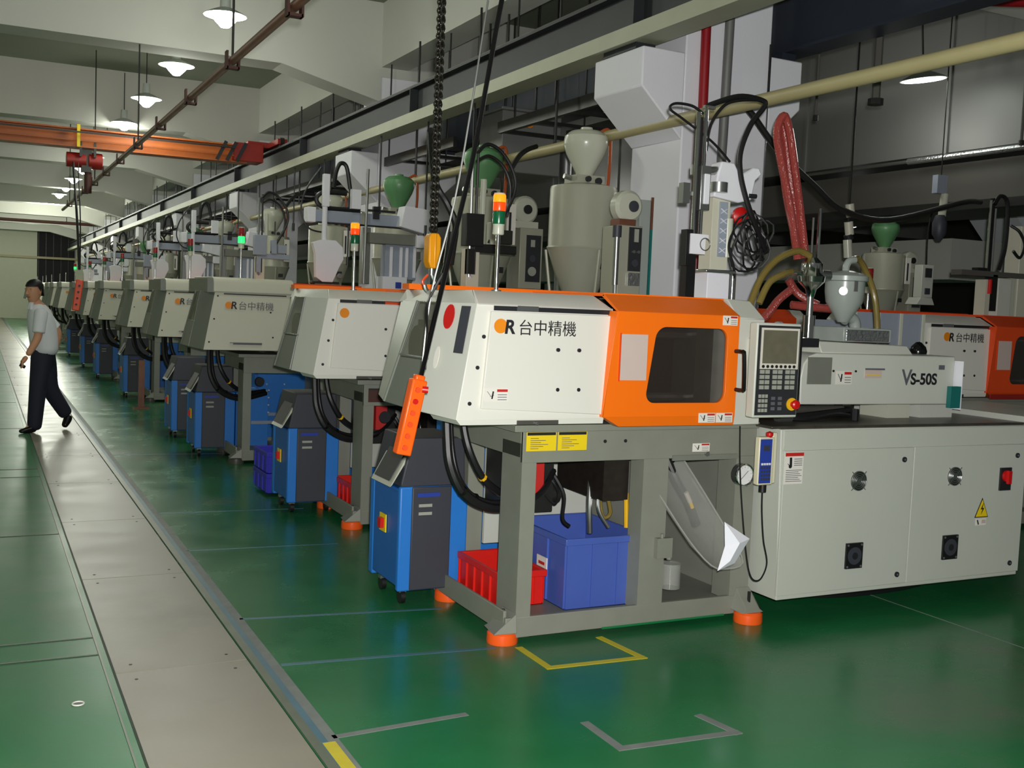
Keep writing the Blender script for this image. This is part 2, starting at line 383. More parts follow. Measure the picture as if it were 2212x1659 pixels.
# pillars with corbels
PIL = ['white pillar with corbels right behind the nearest machine', 'second white pillar along the row', 'third white pillar along the row', 'fourth white pillar along the row', 'fifth white pillar along the row']
for k in range(8):
    y = 5.91 + 6 * k; b = MB(); y1 = y + 0.60
    b.box(4.13, 4.83, y, y1, 0, 4.3, 'pillar_white')
    b.prism([(4.13, 3.2), (3.80, 3.2), (3.80, 2.95), (4.13, 2.64)], y, y1, 'pillar_white')
    b.prism([(4.83, 3.27), (5.11, 3.27), (5.11, 2.94), (4.83, 2.68)], y, y1, 'pillar_white')
    p = struct(b.build('pillar', bevel=0.01), PIL[k] if k < 5 else 'distant white pillar along the row')
for (x, y) in ((11.6, 9.0), (11.6, 15), (11.6, 21)):
    b = MB(); b.box(x, x + .7, y, y + .7, 0, 4.89, 'pillar_white'); b.prism([(x, 3.4), (x - .55, 3.4), (x - .55, 3.0), (x, 2.5)], y, y + .7, 'pillar_white')
    struct(b.build('pillar'), 'pillar across the far bay')

# ================================================================== OVERHEAD
# crane runway beams
b = MB(); b.box(3.76, 3.96, -2, 54, 3.24, 3.262, 'rail_flange'); b.box(3.85, 3.872, -2, 54, 3.262, 3.58, 'rail_web'); b.box(3.78, 3.94, -2, 54, 3.58, 3.6, 'rail_web')
b.box(3.745, 3.765, -2, 54, 3.235, 3.335, 'rail_flange')
b.box(3.84, 3.88, -2, 54, 3.6, 3.64, 'dark_steel')
rail = b.build('runway_beam')
for k in range(8):
    y = 5.9 + 6 * k; q = MB(); q.box(3.80, 3.95, y + 0.1, y + 0.5, 3.2, 3.24, 'rail_web'); q.build('support_pad', rail)
for k in range(12):
    q = MB(); q.box(3.77, 3.85, 2 + k * 4.0, 2.012 + k * 4.0, 3.262, 3.58, 'rail_web'); q.build('stiffener', rail)
tag(rail, 'long steel crane runway beam with pale lower flange left of the pillars', 'crane beam')
b = MB(); b.box(5.02, 5.22, -2, 54, 3.34, 3.36, 'navy'); b.box(5.06, 5.18, -2, 54, 3.36, 3.78, 'navy'); b.box(5.0, 5.24, -2, 54, 3.78, 3.80, 'navy')
q = b.build('runway_beam')
tag(q, 'dark navy crane runway beam right of the white pillar at top right', 'crane beam')
for k in range(8):
    y = 5.9 + 6 * k; r = MB(); r.box(5.0, 5.12, y + 0.1, y + 0.5, 3.27, 3.34, 'navy'); r.build('support_pad', q)
# bridge crane
cr = thing('bridge_crane', 'orange bridge crane girder spanning the aisle with red end carriage', 'crane', (3.86, 16, 3.64))
o_ = (3.86, 16, 3.64)
b = MB(o_); b.box(-5.9, 3.5, 15.86, 16.14, 3.42, 3.44, 'crane_orange'); b.box(-5.9, 3.5, 15.95, 16.05, 3.44, 3.66, 'crane_orange'); b.box(-5.9, 3.5, 15.88, 16.12, 3.66, 3.68, 'crane_orange'); b.box(-5.9, 3.5, 15.84, 15.87, 3.50, 3.52, 'crane_orange'); b.build('girder', cr)
b = MB(o_); b.box(3.80, 3.94, 15.3, 16.7, 3.66, 3.74, 'crane_red'); b.box(3.3, 3.72, 15.8, 16.2, 3.44, 3.70, 'crane_red'); b.box(3.5, 3.84, 15.84, 16.16, 3.66, 3.74, 'crane_red'); b.build('end_carriage', cr, 0.006)
for dy in (15.35, 16.65):
    b = MB(o_); b.cyl((3.84, dy, 3.70), (3.90, dy, 3.70), 0.062, 'dark_steel', 16); b.build('wheel', cr)
for i in range(3):
    b = MB(o_); b.obox((3.12 + i * .14, 15.79, 3.56), (.05, .012, .3), (0, 0.45, 0), 'ink'); b.build('stripe', cr)
b = MB(o_); b.box(1.2, 1.24, 15.82, 15.86, 3.42, 3.72, 'label_yellow'); b.box(-5.9, 3.3, 15.75, 15.77, 3.6, 3.62, 'dark_steel'); b.build('festoon_track', cr)
# hoist under crane
h = thing('chain_hoist', 'red electric hoist hanging under the orange bridge crane', 'hoist', (1.3, 16, 3.3))
o_ = (1.3, 16, 3.3)
b = MB(o_); b.cyl((1.08, 16, 3.26), (1.33, 16, 3.26), 0.10, 'crane_red', 20); b.cyl((1.36, 16, 3.26), (1.54, 16, 3.26), 0.11, 'crane_red', 20); b.build('motor', h, 0.005)
b = MB(o_); b.box(1.27, 1.40, 15.93, 16.07, 3.1, 3.4, 'dark_steel'); b.box(1.24, 1.27, 15.87, 15.9, 3.3, 3.5, 'dark_steel'); b.box(1.42, 1.45, 15.87, 15.9, 3.3, 3.5, 'dark_steel'); b.build('trolley', h)
b = MB(o_); b.cyl((1.36, 16, 3.1), (1.36, 16, 2.82), 0.05, 'rust_clamp', 12); b.build('chain_bag', h)
pd = thing('crane_pendant', 'small distant orange-red pendant control hanging by the far machines', 'remote control', (1.32, 14.9, 1.3))
o_ = (1.32, 14.9, 1.3); PEND_SHIFT = -0.145
b = MB(o_); b.tube([(1.30, 15.8, 3.2), (1.31, 15.2, 2.4), (1.32, 14.9, 1.75)], 0.016, 'black_rubber'); b.tube([(1.36, 15.8, 3.2), (1.35, 15.2, 2.4), (1.33, 14.9, 1.75)], 0.008, 'black_rubber'); b.build('cable', pd)
b = MB(o_); b.obox((1.305, 14.9, 1.42), (.09, .06, .40), (0, 0.12, 0), 'deep_orange'); b.build('body', pd, 0.01)
b = MB(o_)
for i in range(4): b.cyl((1.285 + i * .012, 14.868, 1.30 + i * .08), (1.285 + i * .012, 14.855, 1.30 + i * .08), 0.014, 'ink', 10)
b.build('button', pd); pd.location.x += PEND_SHIFT
# pendant lamps
def lamp(label, loc, group=None, sc=1.0, top=4.89, tilt=0):
    t = thing('pendant_lamp', label, 'lamp', loc, group); o_ = (0, 0, 0)
    b = MB(o_); b.lathe([(0.2, 0.0), (0.2, 0.004), (0.17, 0.022), (0.10, 0.055), (0.05, 0.075), (0.045, 0.20), (0.0, 0.21)], (0, 0, 0), 'lamp_enamel', 28); b.build('shade', t)
    b = MB(o_); b.lathe([(0.185, -0.002), (0.0, -0.004)], (0, 0, 0), 'lamp_inner', 28); b.build('reflector', t)
    b = MB(o_); b.lathe([(0.0, -0.115), (0.04, -0.105), (0.09, -0.055), (0.11, -0.03), (0.125, -0.004)], (0, 0, 0), 'lamp_glow', 20); b.build('bulb', t)
    b = MB(o_); b.cyl((0, 0, 0.20), (0, 0, top - loc[2]), 0.006, 'dark_steel', 8); b.build('stem', t)
    return t
L0 = lamp('nearest lit pendant lamp, large one at top of photo', (2.08, 10.5, 4.12))
names = ['second lit pendant lamp from the top along the aisle', 'third lit pendant lamp from the top along the aisle', 'lit pendant lamp glowing just above the orange crane girder', 'lit pendant lamp hidden just behind the orange girder', 'lit pendant lamp just behind the red hoist', 'lit pendant lamp immediately below the red hoist', 'second lit pendant lamp below the red hoist', 'distant pendant lamp between hoist and far wall', 'farthest pendant lamp visible left of the rusty pipe end']
for i, nm in enumerate(names): copy_tree(L0, (2.03, LAMP_Y[2 + i], 4.09), nm)
LR = copy_tree(L0, (7.42, 7.0, 3.63), 'pendant lamp under the pale pipe at upper right', skip=('bulb', 'stem'))
b = MB((0, 0, 0)); b.cyl((0, 0, 0.22), (0, 0, 1.26), 0.008, 'dark_steel', 8); b.build('stem', LR)
LR.rotation_euler = (0.0, -0.12, 0)
# rusty water pipe with clamps and hangers
rp = thing('sprinkler_pipe', 'rusty brown pipe running along the aisle ceiling on clamps', 'pipe', (1.5, 5, 3.04)); o_ = (1.5, 5, 3.04)
b = MB(o_); b.cyl((1.5, 2, 3.04), (1.5, 23, 3.04), 0.028, 'rust_pipe', 14); b.build('pipe', rp)
for i in range(11):
    y = 5.75 + i * 1.55; b = MB(o_); b.box(1.46, 1.54, y - .03, y + .03, 2.985, 3.0, 'rust_clamp'); b.box(1.455, 1.468, y - .03, y + .03, 2.985, 3.1, 'rust_clamp'); b.box(1.532, 1.545, y - .03, y + .03, 2.985, 3.1, 'rust_clamp')
    if i % 3 == 1: b.cyl((1.5, y, 3.07), (1.5, y, 4.89), 0.008, 'dark_steel', 6)
    b.build('pipe_clamp', rp)
# pale pipe
pp = thing('air_pipe', 'pale yellowish air main crossing in front of white pillar', 'pipe', (4.05, 5, 2.76)); o_ = (4.05, 5, 2.76)
b = MB(o_); b.cyl((4.05, -1, 2.73), (4.05, 50, 2.86), 0.04, 'pale_pipe', 16); b.build('pipe', pp)
for i in range(26):
    y = 7.5 + i * 1.5
    if abs((y - 6.2) % 6 - 0) < .4 or abs((y - 6.2) % 6 - 6) < .4: y += .6
    b = MB(o_); b.cyl((4.05, y, 2.8), (4.05, y, 4.17 if y % 3 < 2 else 3.25), 0.011, 'black_rubber', 6); b.build('hanger_rod', pp)
# other hanging rods beyond the rail (drop rods of the cable tray)
tr = thing('cable_tray', 'dark ladder cable tray hanging under the ceiling behind the runway beam', 'cable tray', (4.45, 10, 3.1)); o_ = (4.45, 10, 3.1)
for a0, a1 in ((6.6, 8.8), (9.8, 11.8), (12.6, 17.8), (18.6, 23.8), (24.6, 40)):
    b = MB(o_); b.box(4.16, 4.2, a0, a1, 3.04, 3.14, 'dark_steel'); b.box(4.86, 4.9, a0, a1, 3.04, 3.14, 'dark_steel'); b.build('side_rail', tr)
    y = a0 + .3
    while y < min(a1, 24):
        b = MB(o_); b.box(4.2, 4.86, y, y + .05, 3.05, 3.08, 'dark_steel'); b.build('rung', tr); y += .62
    y = a0 + .2
    while y < a1:
        b = MB(o_); b.cyl((4.18, y, 3.14), (4.18, y, 4.17), .009, 'black_rubber', 6); b.cyl((4.88, y, 3.14), (4.88, y, 4.89), .009, 'black_rubber', 6); b.build('drop_rod', tr); y += 1.7
# drop bars / droppers over the machine row
for i in range(20):
    y = 8.6 + i * 1.15; x = 3.84 + 0.04 * math.sin(i * 2.1); z0 = 1.95 + .25 * (i % 3)
    b = MB((x, y, z0)); b.cyl((x, y, z0), (x, y, 3.24), 0.009, 'black_rubber', 6); b.cyl((x, y, z0 - .05), (x, y, z0 + .05), 0.018, 'dark_steel', 8)
    tag(b.build('drop_cable'), 'thin black supply cable dropping from the runway beam to the machine row', 'cable', 'black drop cables above the machine row')
# pipes on pillar 1
b = MB((4.27, 5.87, 1.6)); b.cyl((4.29, 5.87, 0.0), (4.25, 5.87, 3.6), 0.032, 'red_pipe', 14); b.cyl((4.29, 5.87, 0.02), (4.29, 5.87, 0.0), 0.05, 'red_pipe', 14)
tag(b.build('fire_pipe'), 'dark red vertical pipe running up the white pillar', 'pipe')
b = MB((4.42, 5.84, 1.9)); b.tube([(4.43, 5.85, 4.1), (4.42, 5.85, 2.8), (4.41, 5.84, 2.5), (4.44, 5.84, 2.15), (4.45, 5.84, 1.0)], 0.032, 'duct_grey', 12)
tag(b.build('conduit_hose'), 'grey flexible conduit hanging down the front of white pillar', 'conduit')
b = MB((4.5, 5.8, 2.9)); b.tube([(4.42, 5.72, 2.84), (4.5, 5.7, 2.84), (4.75, 5.7, 2.62), (5.1, 5.7, 2.4), (5.4, 5.75, 2.27), (6.0, 5.9, 2.25), (7.2, 6.3, 2.5), (8.0, 6.8, 2.6)], 0.022, 'dark_steel', 10)
tag(b.build('sagging_cable'), 'dark sagging cable running right from pillar behind the red hoses', 'cable')
b = MB((4.8, 5.88, 2.5)); b.cyl((4.8, 5.88, 3.3), (4.8, 5.88, 1.3), 0.006, 'steel', 6); b.cyl((4.8, 5.88, 3.34), (4.8, 5.88, 2.95), 0.010, 'dark_steel', 6)
tag(b.build('conduit'), 'thin vertical wire on the right of pillar face', 'conduit')
# ducts in the far bay, top right
b = MB((8, 10, 3.1)); b.box(8.0, 9.6, 0, 46, 3.08, 4.6, 'duct_grey')
dk = b.build('air_duct')
for i in range(12):
    q = MB((8, 10, 3.1)); q.box(7.975, 8.0, 3.4 + i * 1.9, 3.43 + i * 1.9, 3.07, 4.6, 'duct_grey'); q.build('duct_flange', dk)
tag(dk, 'large grey sheet-metal duct high up at right of photo', 'duct')
b = MB((8, 10, 2.6)); b.box(8.15, 9.4, 0, 46, 2.62, 3.0, 'duct_dark'); b.box(8.10, 8.18, 0, 46, 2.56, 2.64, 'dark_steel'); tag(b.build('cable_duct'), 'dark lower duct under the large grey duct', 'duct')
b = MB((8.0, 5, 3.05)); b.cyl((7.93, 6.6, 3.03), (7.93, 9.2, 3.03), 0.018, 'steel', 10); b.cyl((7.93, 5.4, 3.03), (7.93, 7.6, 3.03), 0.03, 'foil', 10)  # shiny tubes stand in for the reflective lower edge of the duct
tag(b.build('duct_edge_tube'), 'shiny tube standing in for the reflective lower edge of grey duct', 'lamp')
b = MB((9.8, 12, 2.4)); b.box(9.6, 10.4, 8.5, 46, 2.0, 2.45, 'plaster'); tag(b.build('pale_beam'), 'pale horizontal beam beyond the dark duct', 'beam')
b = MB((6.2, 3.6, 3.6)); b.cyl((5.6, 5.76, 3.75), (7.9, 5.0, 3.88), 0.035, 'red_pipe', 12); b.ring((7.2, 5.2, 3.9), 0.09, 0.02, 'dark_steel', 14, 8, 'x')
tag(b.build('fire_pipe'), 'dark red pipe crossing at top right corner', 'pipe')
for (x, y, z0, r, lab) in ((5.5, 5.6, 3.0, .03, 'grey vertical hanger pipe above the pale pipe at top right'), (4.98, 6.4, 2.9, .014, 'thin dark hanger rod right of the white pillar'), (5.6, 6.3, 3.0, .010, 'second thin dark hanger rod right of the white pillar'), (7.6, 6.1, 3.0, .012, 'thin dark hanger rod near the top right lamp')):
    b = MB((x, y, z0)); b.cyl((x, y, z0), (x, y, 4.89), r, 'duct_dark', 10); b.cyl((x, y, z0 - .02), (x, y, z0 + .02), r * 1.8, 'dark_steel', 10); tag(b.build('hanger_rod'), lab, 'rod')
# grey box unit with orange mark hanging behind the beam
t = thing('dust_collector', 'grey box unit with orange round mark high behind the chain', 'machine', (4.95, 9.3, 2.7)); o_ = (4.95, 9.3, 2.7)
b = MB(o_); b.box(4.3, 4.92, 9.0, 9.5, 2.74, 3.30, 'duct_grey'); b.box(4.28, 4.94, 8.98, 9.52, 3.30, 3.33, 'duct_grey'); b.build('housing', t, 0.01)
b = MB(o_); b.cyl((4.58, 9.0, 3.2), (4.58, 8.992, 3.2), 0.04, 'logo_orange', 16); b.build('emblem', t)
for x in (4.35, 4.87):
    for y in (9.05, 9.45): b = MB(o_); b.cyl((x, y, 3.33), (x, y, 4.17 if x < 4.5 else 4.89), .012, 'dark_steel', 6); b.build('hanger_rod', t)
b = MB((5.05, 9.0, 2.2)); b.cyl((5.10, 9.2, 0), (5.10, 9.2, 3.1), 0.07, 'steel', 16); b.cyl((5.10, 9.2, 2.6), (5.10, 9.2, 2.62), 0.085, 'dark_steel', 16)
tag(b.build('silver_duct'), 'silvery vertical duct pipe behind the nearest signal lamp', 'duct')
# distant crosswise pipes near far wall
for z, y, m, lab in ((5.0 - .6, 46, 'rust_clamp', 'upper dark red crosswise pipe near the far wall'), (3.95, 44, 'rust_clamp', 'lower dark red crosswise pipe near the far wall')):
    b = MB((0, y, z)); b.cyl((-5, y, z), (6, y, z), 0.06, m, 10)
    for x in (-3, 0, 3): b.cyl((x, y, z), (x, y, 4.89), .02, m, 6)
    tag(b.build('cross_pipe'), lab, 'pipe')
# hanging load chain + yellow hook block (second crane above camera)
ch = thing('hook_block', 'yellow hook block hanging on a heavy chain before the nearest machine', 'hook', (1.87, 4.6, 1.58)); o_ = (1.87, 4.6, 1.58)
def chain(b, a, c, link=0.026, r=0.0038, W_=0.009):
    a = V(a); c = V(c); L = (c - a).length; n = int(L / (link * 0.72)); d = (c - a).normalized(); u = d.orthogonal().normalized(); w = d.cross(u)
    for i in range(n):
        p = a + d * (L * (i + .5) / n); s1 = u if i % 2 else w; pts = []
        for j in range(9):
            t_ = 2 * math.pi * j / 8; pts.append(p + d * (math.cos(t_) * link / 2) + s1 * (math.sin(t_) * W_))
        b.tube(pts, r, 'chain_steel', 4, 1, False)
b = MB(o_)
for k, (dx, dy) in enumerate(((-.014, 0), (.014, .012), (.0, -.016), (.004, .02))):
    chain(b, (1.875 + dx, 4.6 + dy, 4.6), (1.872 + dx * .9, 4.6 + dy, 1.83))
q = b.build('chain', ch, recalc=False); q['kind'] = 'stuff'
b = MB(o_); b.prism([(1.838, 1.80), (1.838, 1.69), (1.85, 1.66), (1.885, 1.66), (1.897, 1.69), (1.897, 1.80), (1.885, 1.82), (1.85, 1.82)], 4.565, 4.635, 'hoist_yellow'); b.box(1.86, 1.875, 4.56, 4.64, 1.66, 1.82, 'hoist_yellow'); b.build('block', ch, 0.006)
b = MB(o_); b.cyl((1.868, 4.6, 1.66), (1.868, 4.6, 1.63), .014, 'steel', 12); b.tube([(1.868, 4.6, 1.635), (1.885, 4.6, 1.60), (1.89, 4.6, 1.575), (1.87, 4.6, 1.55), (1.845, 4.6, 1.56), (1.835, 4.6, 1.585)], 0.011, 'steel', 8); b.tube([(1.85, 4.6, 1.63), (1.825, 4.6, 1.60), (1.835, 4.6, 1.58)], .006, 'deep_orange', 6); b.build('hook', ch)
pd = thing('crane_pendant', 'long orange pendant control hanging in front of the nearest machine', 'remote control', (1.49, 3.9, .93)); o_ = (1.49, 3.9, .93)
b = MB(o_); b.tube([(2.1, 3.9, 4.6), (1.88, 3.9, 2.9), (1.84, 3.9, 2.7), (1.745, 3.9, 2.1), (1.66, 3.9, 1.7), (1.60, 3.9, 1.42), (1.555, 3.9, 1.21)], 0.010, 'black_gloss', 8); b.tube([(1.82, 3.93, 2.9), (1.70, 3.93, 2.0), (1.60, 3.93, 1.55), (1.565, 3.92, 1.25)], 0.004, 'steel', 6)
b.tube([(1.64, 3.92, 1.62), (1.585, 3.93, 1.50), (1.58, 3.91, 1.38), (1.57, 3.9, 1.24)], .006, 'black_gloss', 6); b.build('cable', pd)
b = MB((2.1, 5.0, 1.6)); b.tube([(1.88, 4.7, 2.3), (2.03, 5.0, 2.11), (2.10, 5.0, 2.0), (2.15, 5.0, 1.90), (2.135, 5.0, 1.78), (2.09, 5.0, 1.62)], .018, 'black_rubber', 8); b.cyl((2.14, 5.0, 1.86), (2.12, 5.0, 1.70), .028, 'black_rubber', 10); tag(b.build('supply_cable'), 'thick black cable curling down right of the heavy chain', 'cable')
b = MB(o_); b.obox((1.515, 3.9, 1.055), (.062, .052, .30), (0, 0.20, 0), 'pendant_orange'); b.obox((1.546, 3.9, 1.205), (.04, .04, .03), (0, .2, 0), 'pendant_orange'); b.build('body', pd, 0.006)
for i in range(6):
    b = MB(o_); c_ = V((1.515, 3.9, 1.055)) + V((math.sin(.2), 0, math.cos(.2))) * (-.12 + i * .046) + V((-.004, -.026, 0)); b.cyl(c_, c_ + V((0, -.008, 0)), .011, 'deep_orange' if i != 4 else 'red_plastic', 12); b.build('button', pd)
b = MB(o_); b.cyl((1.553, 3.878, 1.165), (1.575, 3.87, 1.163), .013, 'red_plastic', 12); b.build('stop_button', pd)

# ================================================================== MACHINES
OR = (2.15, 4.16, 0.0)
def warn_sticker(nm, x0, x1, z0, z1, y, parent, left='ink', red=True):
    b = MB(OR); w = x1 - x0; h_ = z1 - z0
    b.box(x0, x1, y - .0012, y, z0, z1, 'label_white')
    if red: b.box(x0 + w * .52, x1 - w * .03, y - .002, y - .0012, z1 - h_ * .26, z1 - h_ * .06, 'ink_red')
    for i in range(3): b.box(x0 + w * .55, x1 - w * .06, y - .002, y - .0012, z0 + h_ * (.12 + .19 * i), z0 + h_ * (.17 + .19 * i), 'ink_grey')
    cx, cz = x0 + w * .26, z0 + h_ * .5     # hand-in-gear pictogram
    b.beam((cx - w * .16, y - .0018, cz + h_ * .28), (cx, y - .0018, cz - h_ * .1), h_ * .09, .001, 'ink'); b.beam((cx - w * .03, y - .0018, cz - h_ * .12), (cx + w * .12, y - .0018, cz - h_ * .02), h_ * .12, .001, 'ink')
    b.beam((cx + w * .05, y - .0018, cz - h_ * .3), (cx + w * .10, y - .0018, cz + h_ * .28), h_ * .12, .001, 'ink')
    return b.build(nm, parent)
def lettering(kind, parent, x, z, y, sz=0.073, lean=0.0):
    b = MB(OR); b.cyl((x + .02, y + .0005, z + .012), (x + .02, y - .0008, z + .012), .031, 'logo_orange', 24); b.build('emblem', parent)
    if kind == 'circle': return
    text('lettering', 'R', sz * 1.12, (x + .036, y - .0012, z - .018), 'ink', parent, OR, 0.12, bold=.0022)
    text('lettering', '台中精機', sz * .98, (x + .102, y - .0012, z - .018), 'ink_grey' if kind == 'faint' else 'ink', parent, OR)

def pts_rr(cx, cz, w, h, r, n=6):
    out = []
    for sx, sz, a0 in ((1, 1, 0), (-1, 1, 90), (-1, -1, 180), (1, -1, 270)):
        for i in range(n + 1):
            a = math.radians(a0 + 90 * i / n); out.append((cx + sx * (w / 2 - r) + r * math.cos(a), cz + sz * (h / 2 - r) + r * math.sin(a)))
    return out
def outer_match(inner, cx, cz, x0, x1, z0, z1):
    o = []
    for x, z in inner:     # radial projection to the rectangle keeps the ring one-to-one
        dx, dz = x - cx, z - cz; t = min(((x1 - cx) if dx > 0 else (cx - x0)) / abs(dx) if abs(dx) > 1e-6 else 9e9, ((z1 - cz) if dz > 0 else (cz - z0)) / abs(dz) if abs(dz) > 1e-6 else 9e9)
        o.append((cx + dx * t, cz + dz * t))
    # snap nearest to corners
    for cxx, czz in ((x0, z0), (x1, z0), (x1, z1), (x0, z1)):
        i = min(range(len(o)), key=lambda k: (o[k][0] - cxx) ** 2 + (o[k][1] - czz) ** 2); o[i] = (cxx, czz)
    return o

def base_frame(t, m='frame_grey', holes=False):
    b = MB(OR); b.box(2.15, 2.222, 4.16, 4.172, .03, .96, m); b.box(2.15, 2.162, 4.172, 4.36, .05, .90, m); b.box(2.162, 2.222, 4.172, 4.2, .05, .9, m); b.build('front_post', t)
    b = MB(OR); b.box(2.79, 2.93, 4.16, 4.175, .1, .86, m); b.box(2.79, 2.802, 4.175, 4.27, .1, .86, m); b.build('front_post', t)
    b = MB(OR); b.box(3.33, 3.445, 4.16, 4.175, .03, .95, m); b.box(3.33, 3.342, 4.175, 4.3, .1, .9, m); b.box(3.433, 3.445, 4.175, 4.9, .03, .95, m); b.build('front_post', t)
    b = MB(OR); b.box(2.15, 3.445, 4.158, 4.178, .815, .962, m); b.box(2.15, 2.165, 4.178, 4.98, .835, .955, m); b.box(2.15, 3.445, 4.96, 4.98, .82, .955, m); b.box(2.1, 3.445, 4.14, 5.0, .955, .985, m)
    b.build('top_beam', t, .003)
    for x, y in ((2.215, 4.87), (3.33, 4.87)):
        b = MB(OR); b.box(x, x + .085, y, y + .012, .05, .84, m); b.box(x, x + .012, y + .012, y + .12, .05, .84, m); b.build('rear_post', t)
    b = MB(OR); b.box(2.10, 3.445, 4.158, 4.18, .03, .122, m); b.box(2.10, 2.115, 4.18, 5.0, .05, .15, m); b.box(2.115, 2.16, 4.18, 5.0, .05, .062, m); b.box(2.1, 3.445, 4.985, 5.0, .04, .13, m)
    b.hexa([(2.04, 4.15, .055), (2.15, 4.14, .055), (2.15, 4.3, .055), (2.06, 4.3, .055), (2.07, 4.155, .075), (2.15, 4.15, .14), (2.15, 4.29, .14), (2.09, 4.29, .075)], m)
    b.hexa([(3.34, 4.06, .055), (3.47, 4.06, .055), (3.47, 4.16, .055), (3.34, 4.16, .055), (3.37, 4.07, .07), (3.45, 4.07, .07), (3.45, 4.16, .16), (3.37, 4.16, .16)], m)
    b.build('base_rail', t, .003)
    b = MB(OR); b.box(2.13, 3.43, 4.18, 4.98, .085, .097, 'bed_grey'); b.build('shelf_plate', t)
    b = MB(OR); b.box(2.93, 2.945, 4.2, 4.95, .1, .83, m); b.build('inner_panel', t)
    if holes:
        b = MB(OR); b.cyl((2.30, 4.157, .74), (2.30, 4.20, .74), .04, 'dark_opening', 18); b.build('cable_hole', t)
def feet(t, m='pad_orange'):
    for x, y in ((2.115, 4.215), (2.16, 4.94), (3.41, 4.105), (3.40, 4.94)):
        b = MB(OR); b.lathe([(.07, 0), (.072, .01), (.07, .045), (.06, .055), (0, .056)], (x, y, 0), m, 22); f = b.build('levelling_foot', t)
        b = MB(OR); b.cyl((x, y, .05), (x, y, .15), .008, 'dark_steel', 8); b.cyl((x, y, .056), (x, y, .072), .018, 'steel', 6); b.build('bolt', f)
def clamp_cover(t, tall=False, m='white_enamel', kind=None):
    side = 'cream_enamel' if tall else 'warm_white'
    zt = 1.51 if not tall else 1.53
    # body: plan polygon at bottom and top
    lo = [(1.777, 4.05), (2.49, 4.05), (2.49, 5.08), (1.80, 5.08), (1.70, 4.72), (1.70, 4.30)]
    hi = [(1.876, 4.10), (2.545, 4.10), (2.545, 5.04), (1.89, 5.04), (1.79, 4.56), (1.79, 4.32)]
    A = [(x, y, 1.022 if i in (0, 1) else 1.035) for i, (x, y) in enumerate(lo)]; B = [(x, y, zt) for x, y in hi]
    def quad(p, q, nm, m_, th=0.012, z0=0, z1=1):
        a0, b0, a1, b1 = V(A[p]), V(A[q]), V(B[p]), V(B[q])
        P0, P1, P2, P3 = a0.lerp(a1, z0), b0.lerp(b1, z0), b0.lerp(b1, z1), a0.lerp(a1, z1)
        n = (P1 - P0).cross(P3 - P0).normalized() * -th
        bb = MB(OR); bb.hexa([P0, P1, P1 + n, P0 + n, P3, P2, P2 + n, P3 + n], m_); return bb.build(nm, t, .003)
    front = quad(0, 1, 'front_cover', m)
    if not tall:   # lower lip folds inwards
        b = MB(OR); b.hexa([(1.80, 4.055, 1.0), (2.49, 4.055, 1.0), (2.49, 4.3, 1.0), (1.78, 4.3, 1.0), (1.777, 4.05, 1.024), (2.49, 4.05, 1.024), (2.49, 4.3, 1.024), (1.76, 4.3, 1.024)], m); b.build('lower_lip', t)
        b = MB(OR); b.box(2.06, 2.26, 4.046, 4.052, 1.0, 1.018, 'oil_grey'); b.cyl((2.15, 4.045, 1.005), (2.15, 4.03, 1.005), .007, 'steel', 8); b.build('latch', t)
    quad(5, 0, 'corner_cover', 'guard_grey' if tall else side)
    quad(2, 3, 'rear_cover', side); quad(3, 4, 'rear_corner', side)
    # left end: lower sheet + clear guard above
    quad(4, 5, 'end_cover', 'guard_grey', .01, 0, .46)
    quad(4, 5, 'end_window', 'clear_guard', .008, .46, 1)
    b = MB(OR); b.tube([(1.70, 4.32, 1.04), (1.745, 4.32, 1.27), (1.79, 4.33, 1.51)], .006, 'guard_grey', 6, 1); b.tube([(1.698, 4.71, 1.04), (1.79, 4.56, 1.51)], .007, 'guard_grey', 6, 1); b.tube([(1.742, 4.3, 1.262), (1.742, 4.63, 1.262)], .006, 'guard_grey', 6, 1); b.build('guard_frame', t)
    b = MB(OR); b.box(1.93, 2.4, 4.4, 4.9, 1.0, 1.42, 'mold_dark'); b.cyl((1.80, 4.58, 1.3), (1.95, 4.58, 1.3), .10, 'oil_grey', 16); b.build('toggle_unit', t)
    if not tall:
        # door panel raised on the front with a slot above, and sloping lip
        b = MB(OR); b.hexa([(1.885, 4.040, 1.07), (2.488, 4.040, 1.04), (2.488, 4.056, 1.04), (1.885, 4.056, 1.07), (1.935, 4.078, 1.478), (2.535, 4.078, 1.478), (2.535, 4.096, 1.478), (1.935, 4.096, 1.478)], m); b.build('hinged_panel', t, .003)
        b = MB(OR); b.box(1.95, 2.53, 4.088, 4.092, 1.482, 1.502, 'ink'); b.box(2.06, 2.16, 4.084, 4.088, 1.482, 1.505, 'steel'); b.build('slot', t)
        b = MB(OR); b.hexa([(1.876, 4.092, 1.503), (2.545, 4.092, 1.503), (2.545, 5.04, 1.503), (1.876, 5.04, 1.503), (1.90, 4.20, 1.565), (2.50, 4.20, 1.565), (2.50, 5.0, 1.565), (1.90, 5.0, 1.565)], m)
        b.hexa([(1.79, 4.32, 1.505), (1.876, 4.10, 1.505), (1.89, 5.04, 1.505), (1.79, 4.56, 1.505), (1.85, 4.36, 1.56), (1.90, 4.20, 1.565), (1.90, 5.0, 1.565), (1.85, 4.56, 1.56)], side); b.build('roof', t, .004)
        b = MB(OR); b.box(1.86, 3.2, 4.86, 4.95, 1.565, 1.592, 'safety_orange'); b.build('rear_trim', t)
        b = MB(OR)   # grey strip window, red ellipse and handle on the corner cover
        b.build('dummy', t) if False else None
        n_ = Vector((-0.25, -0.099, 0)).normalized()
        def cp(u, v, e=.004):   # point on corner cover (u from front edge to side, v height)
            a = V(A[0]).lerp(V(A[5]), u); c = V(B[0]).lerp(V(B[5]), u); return a.lerp(c, v) + Vector((-.055, -.03, 0)).normalized() * e
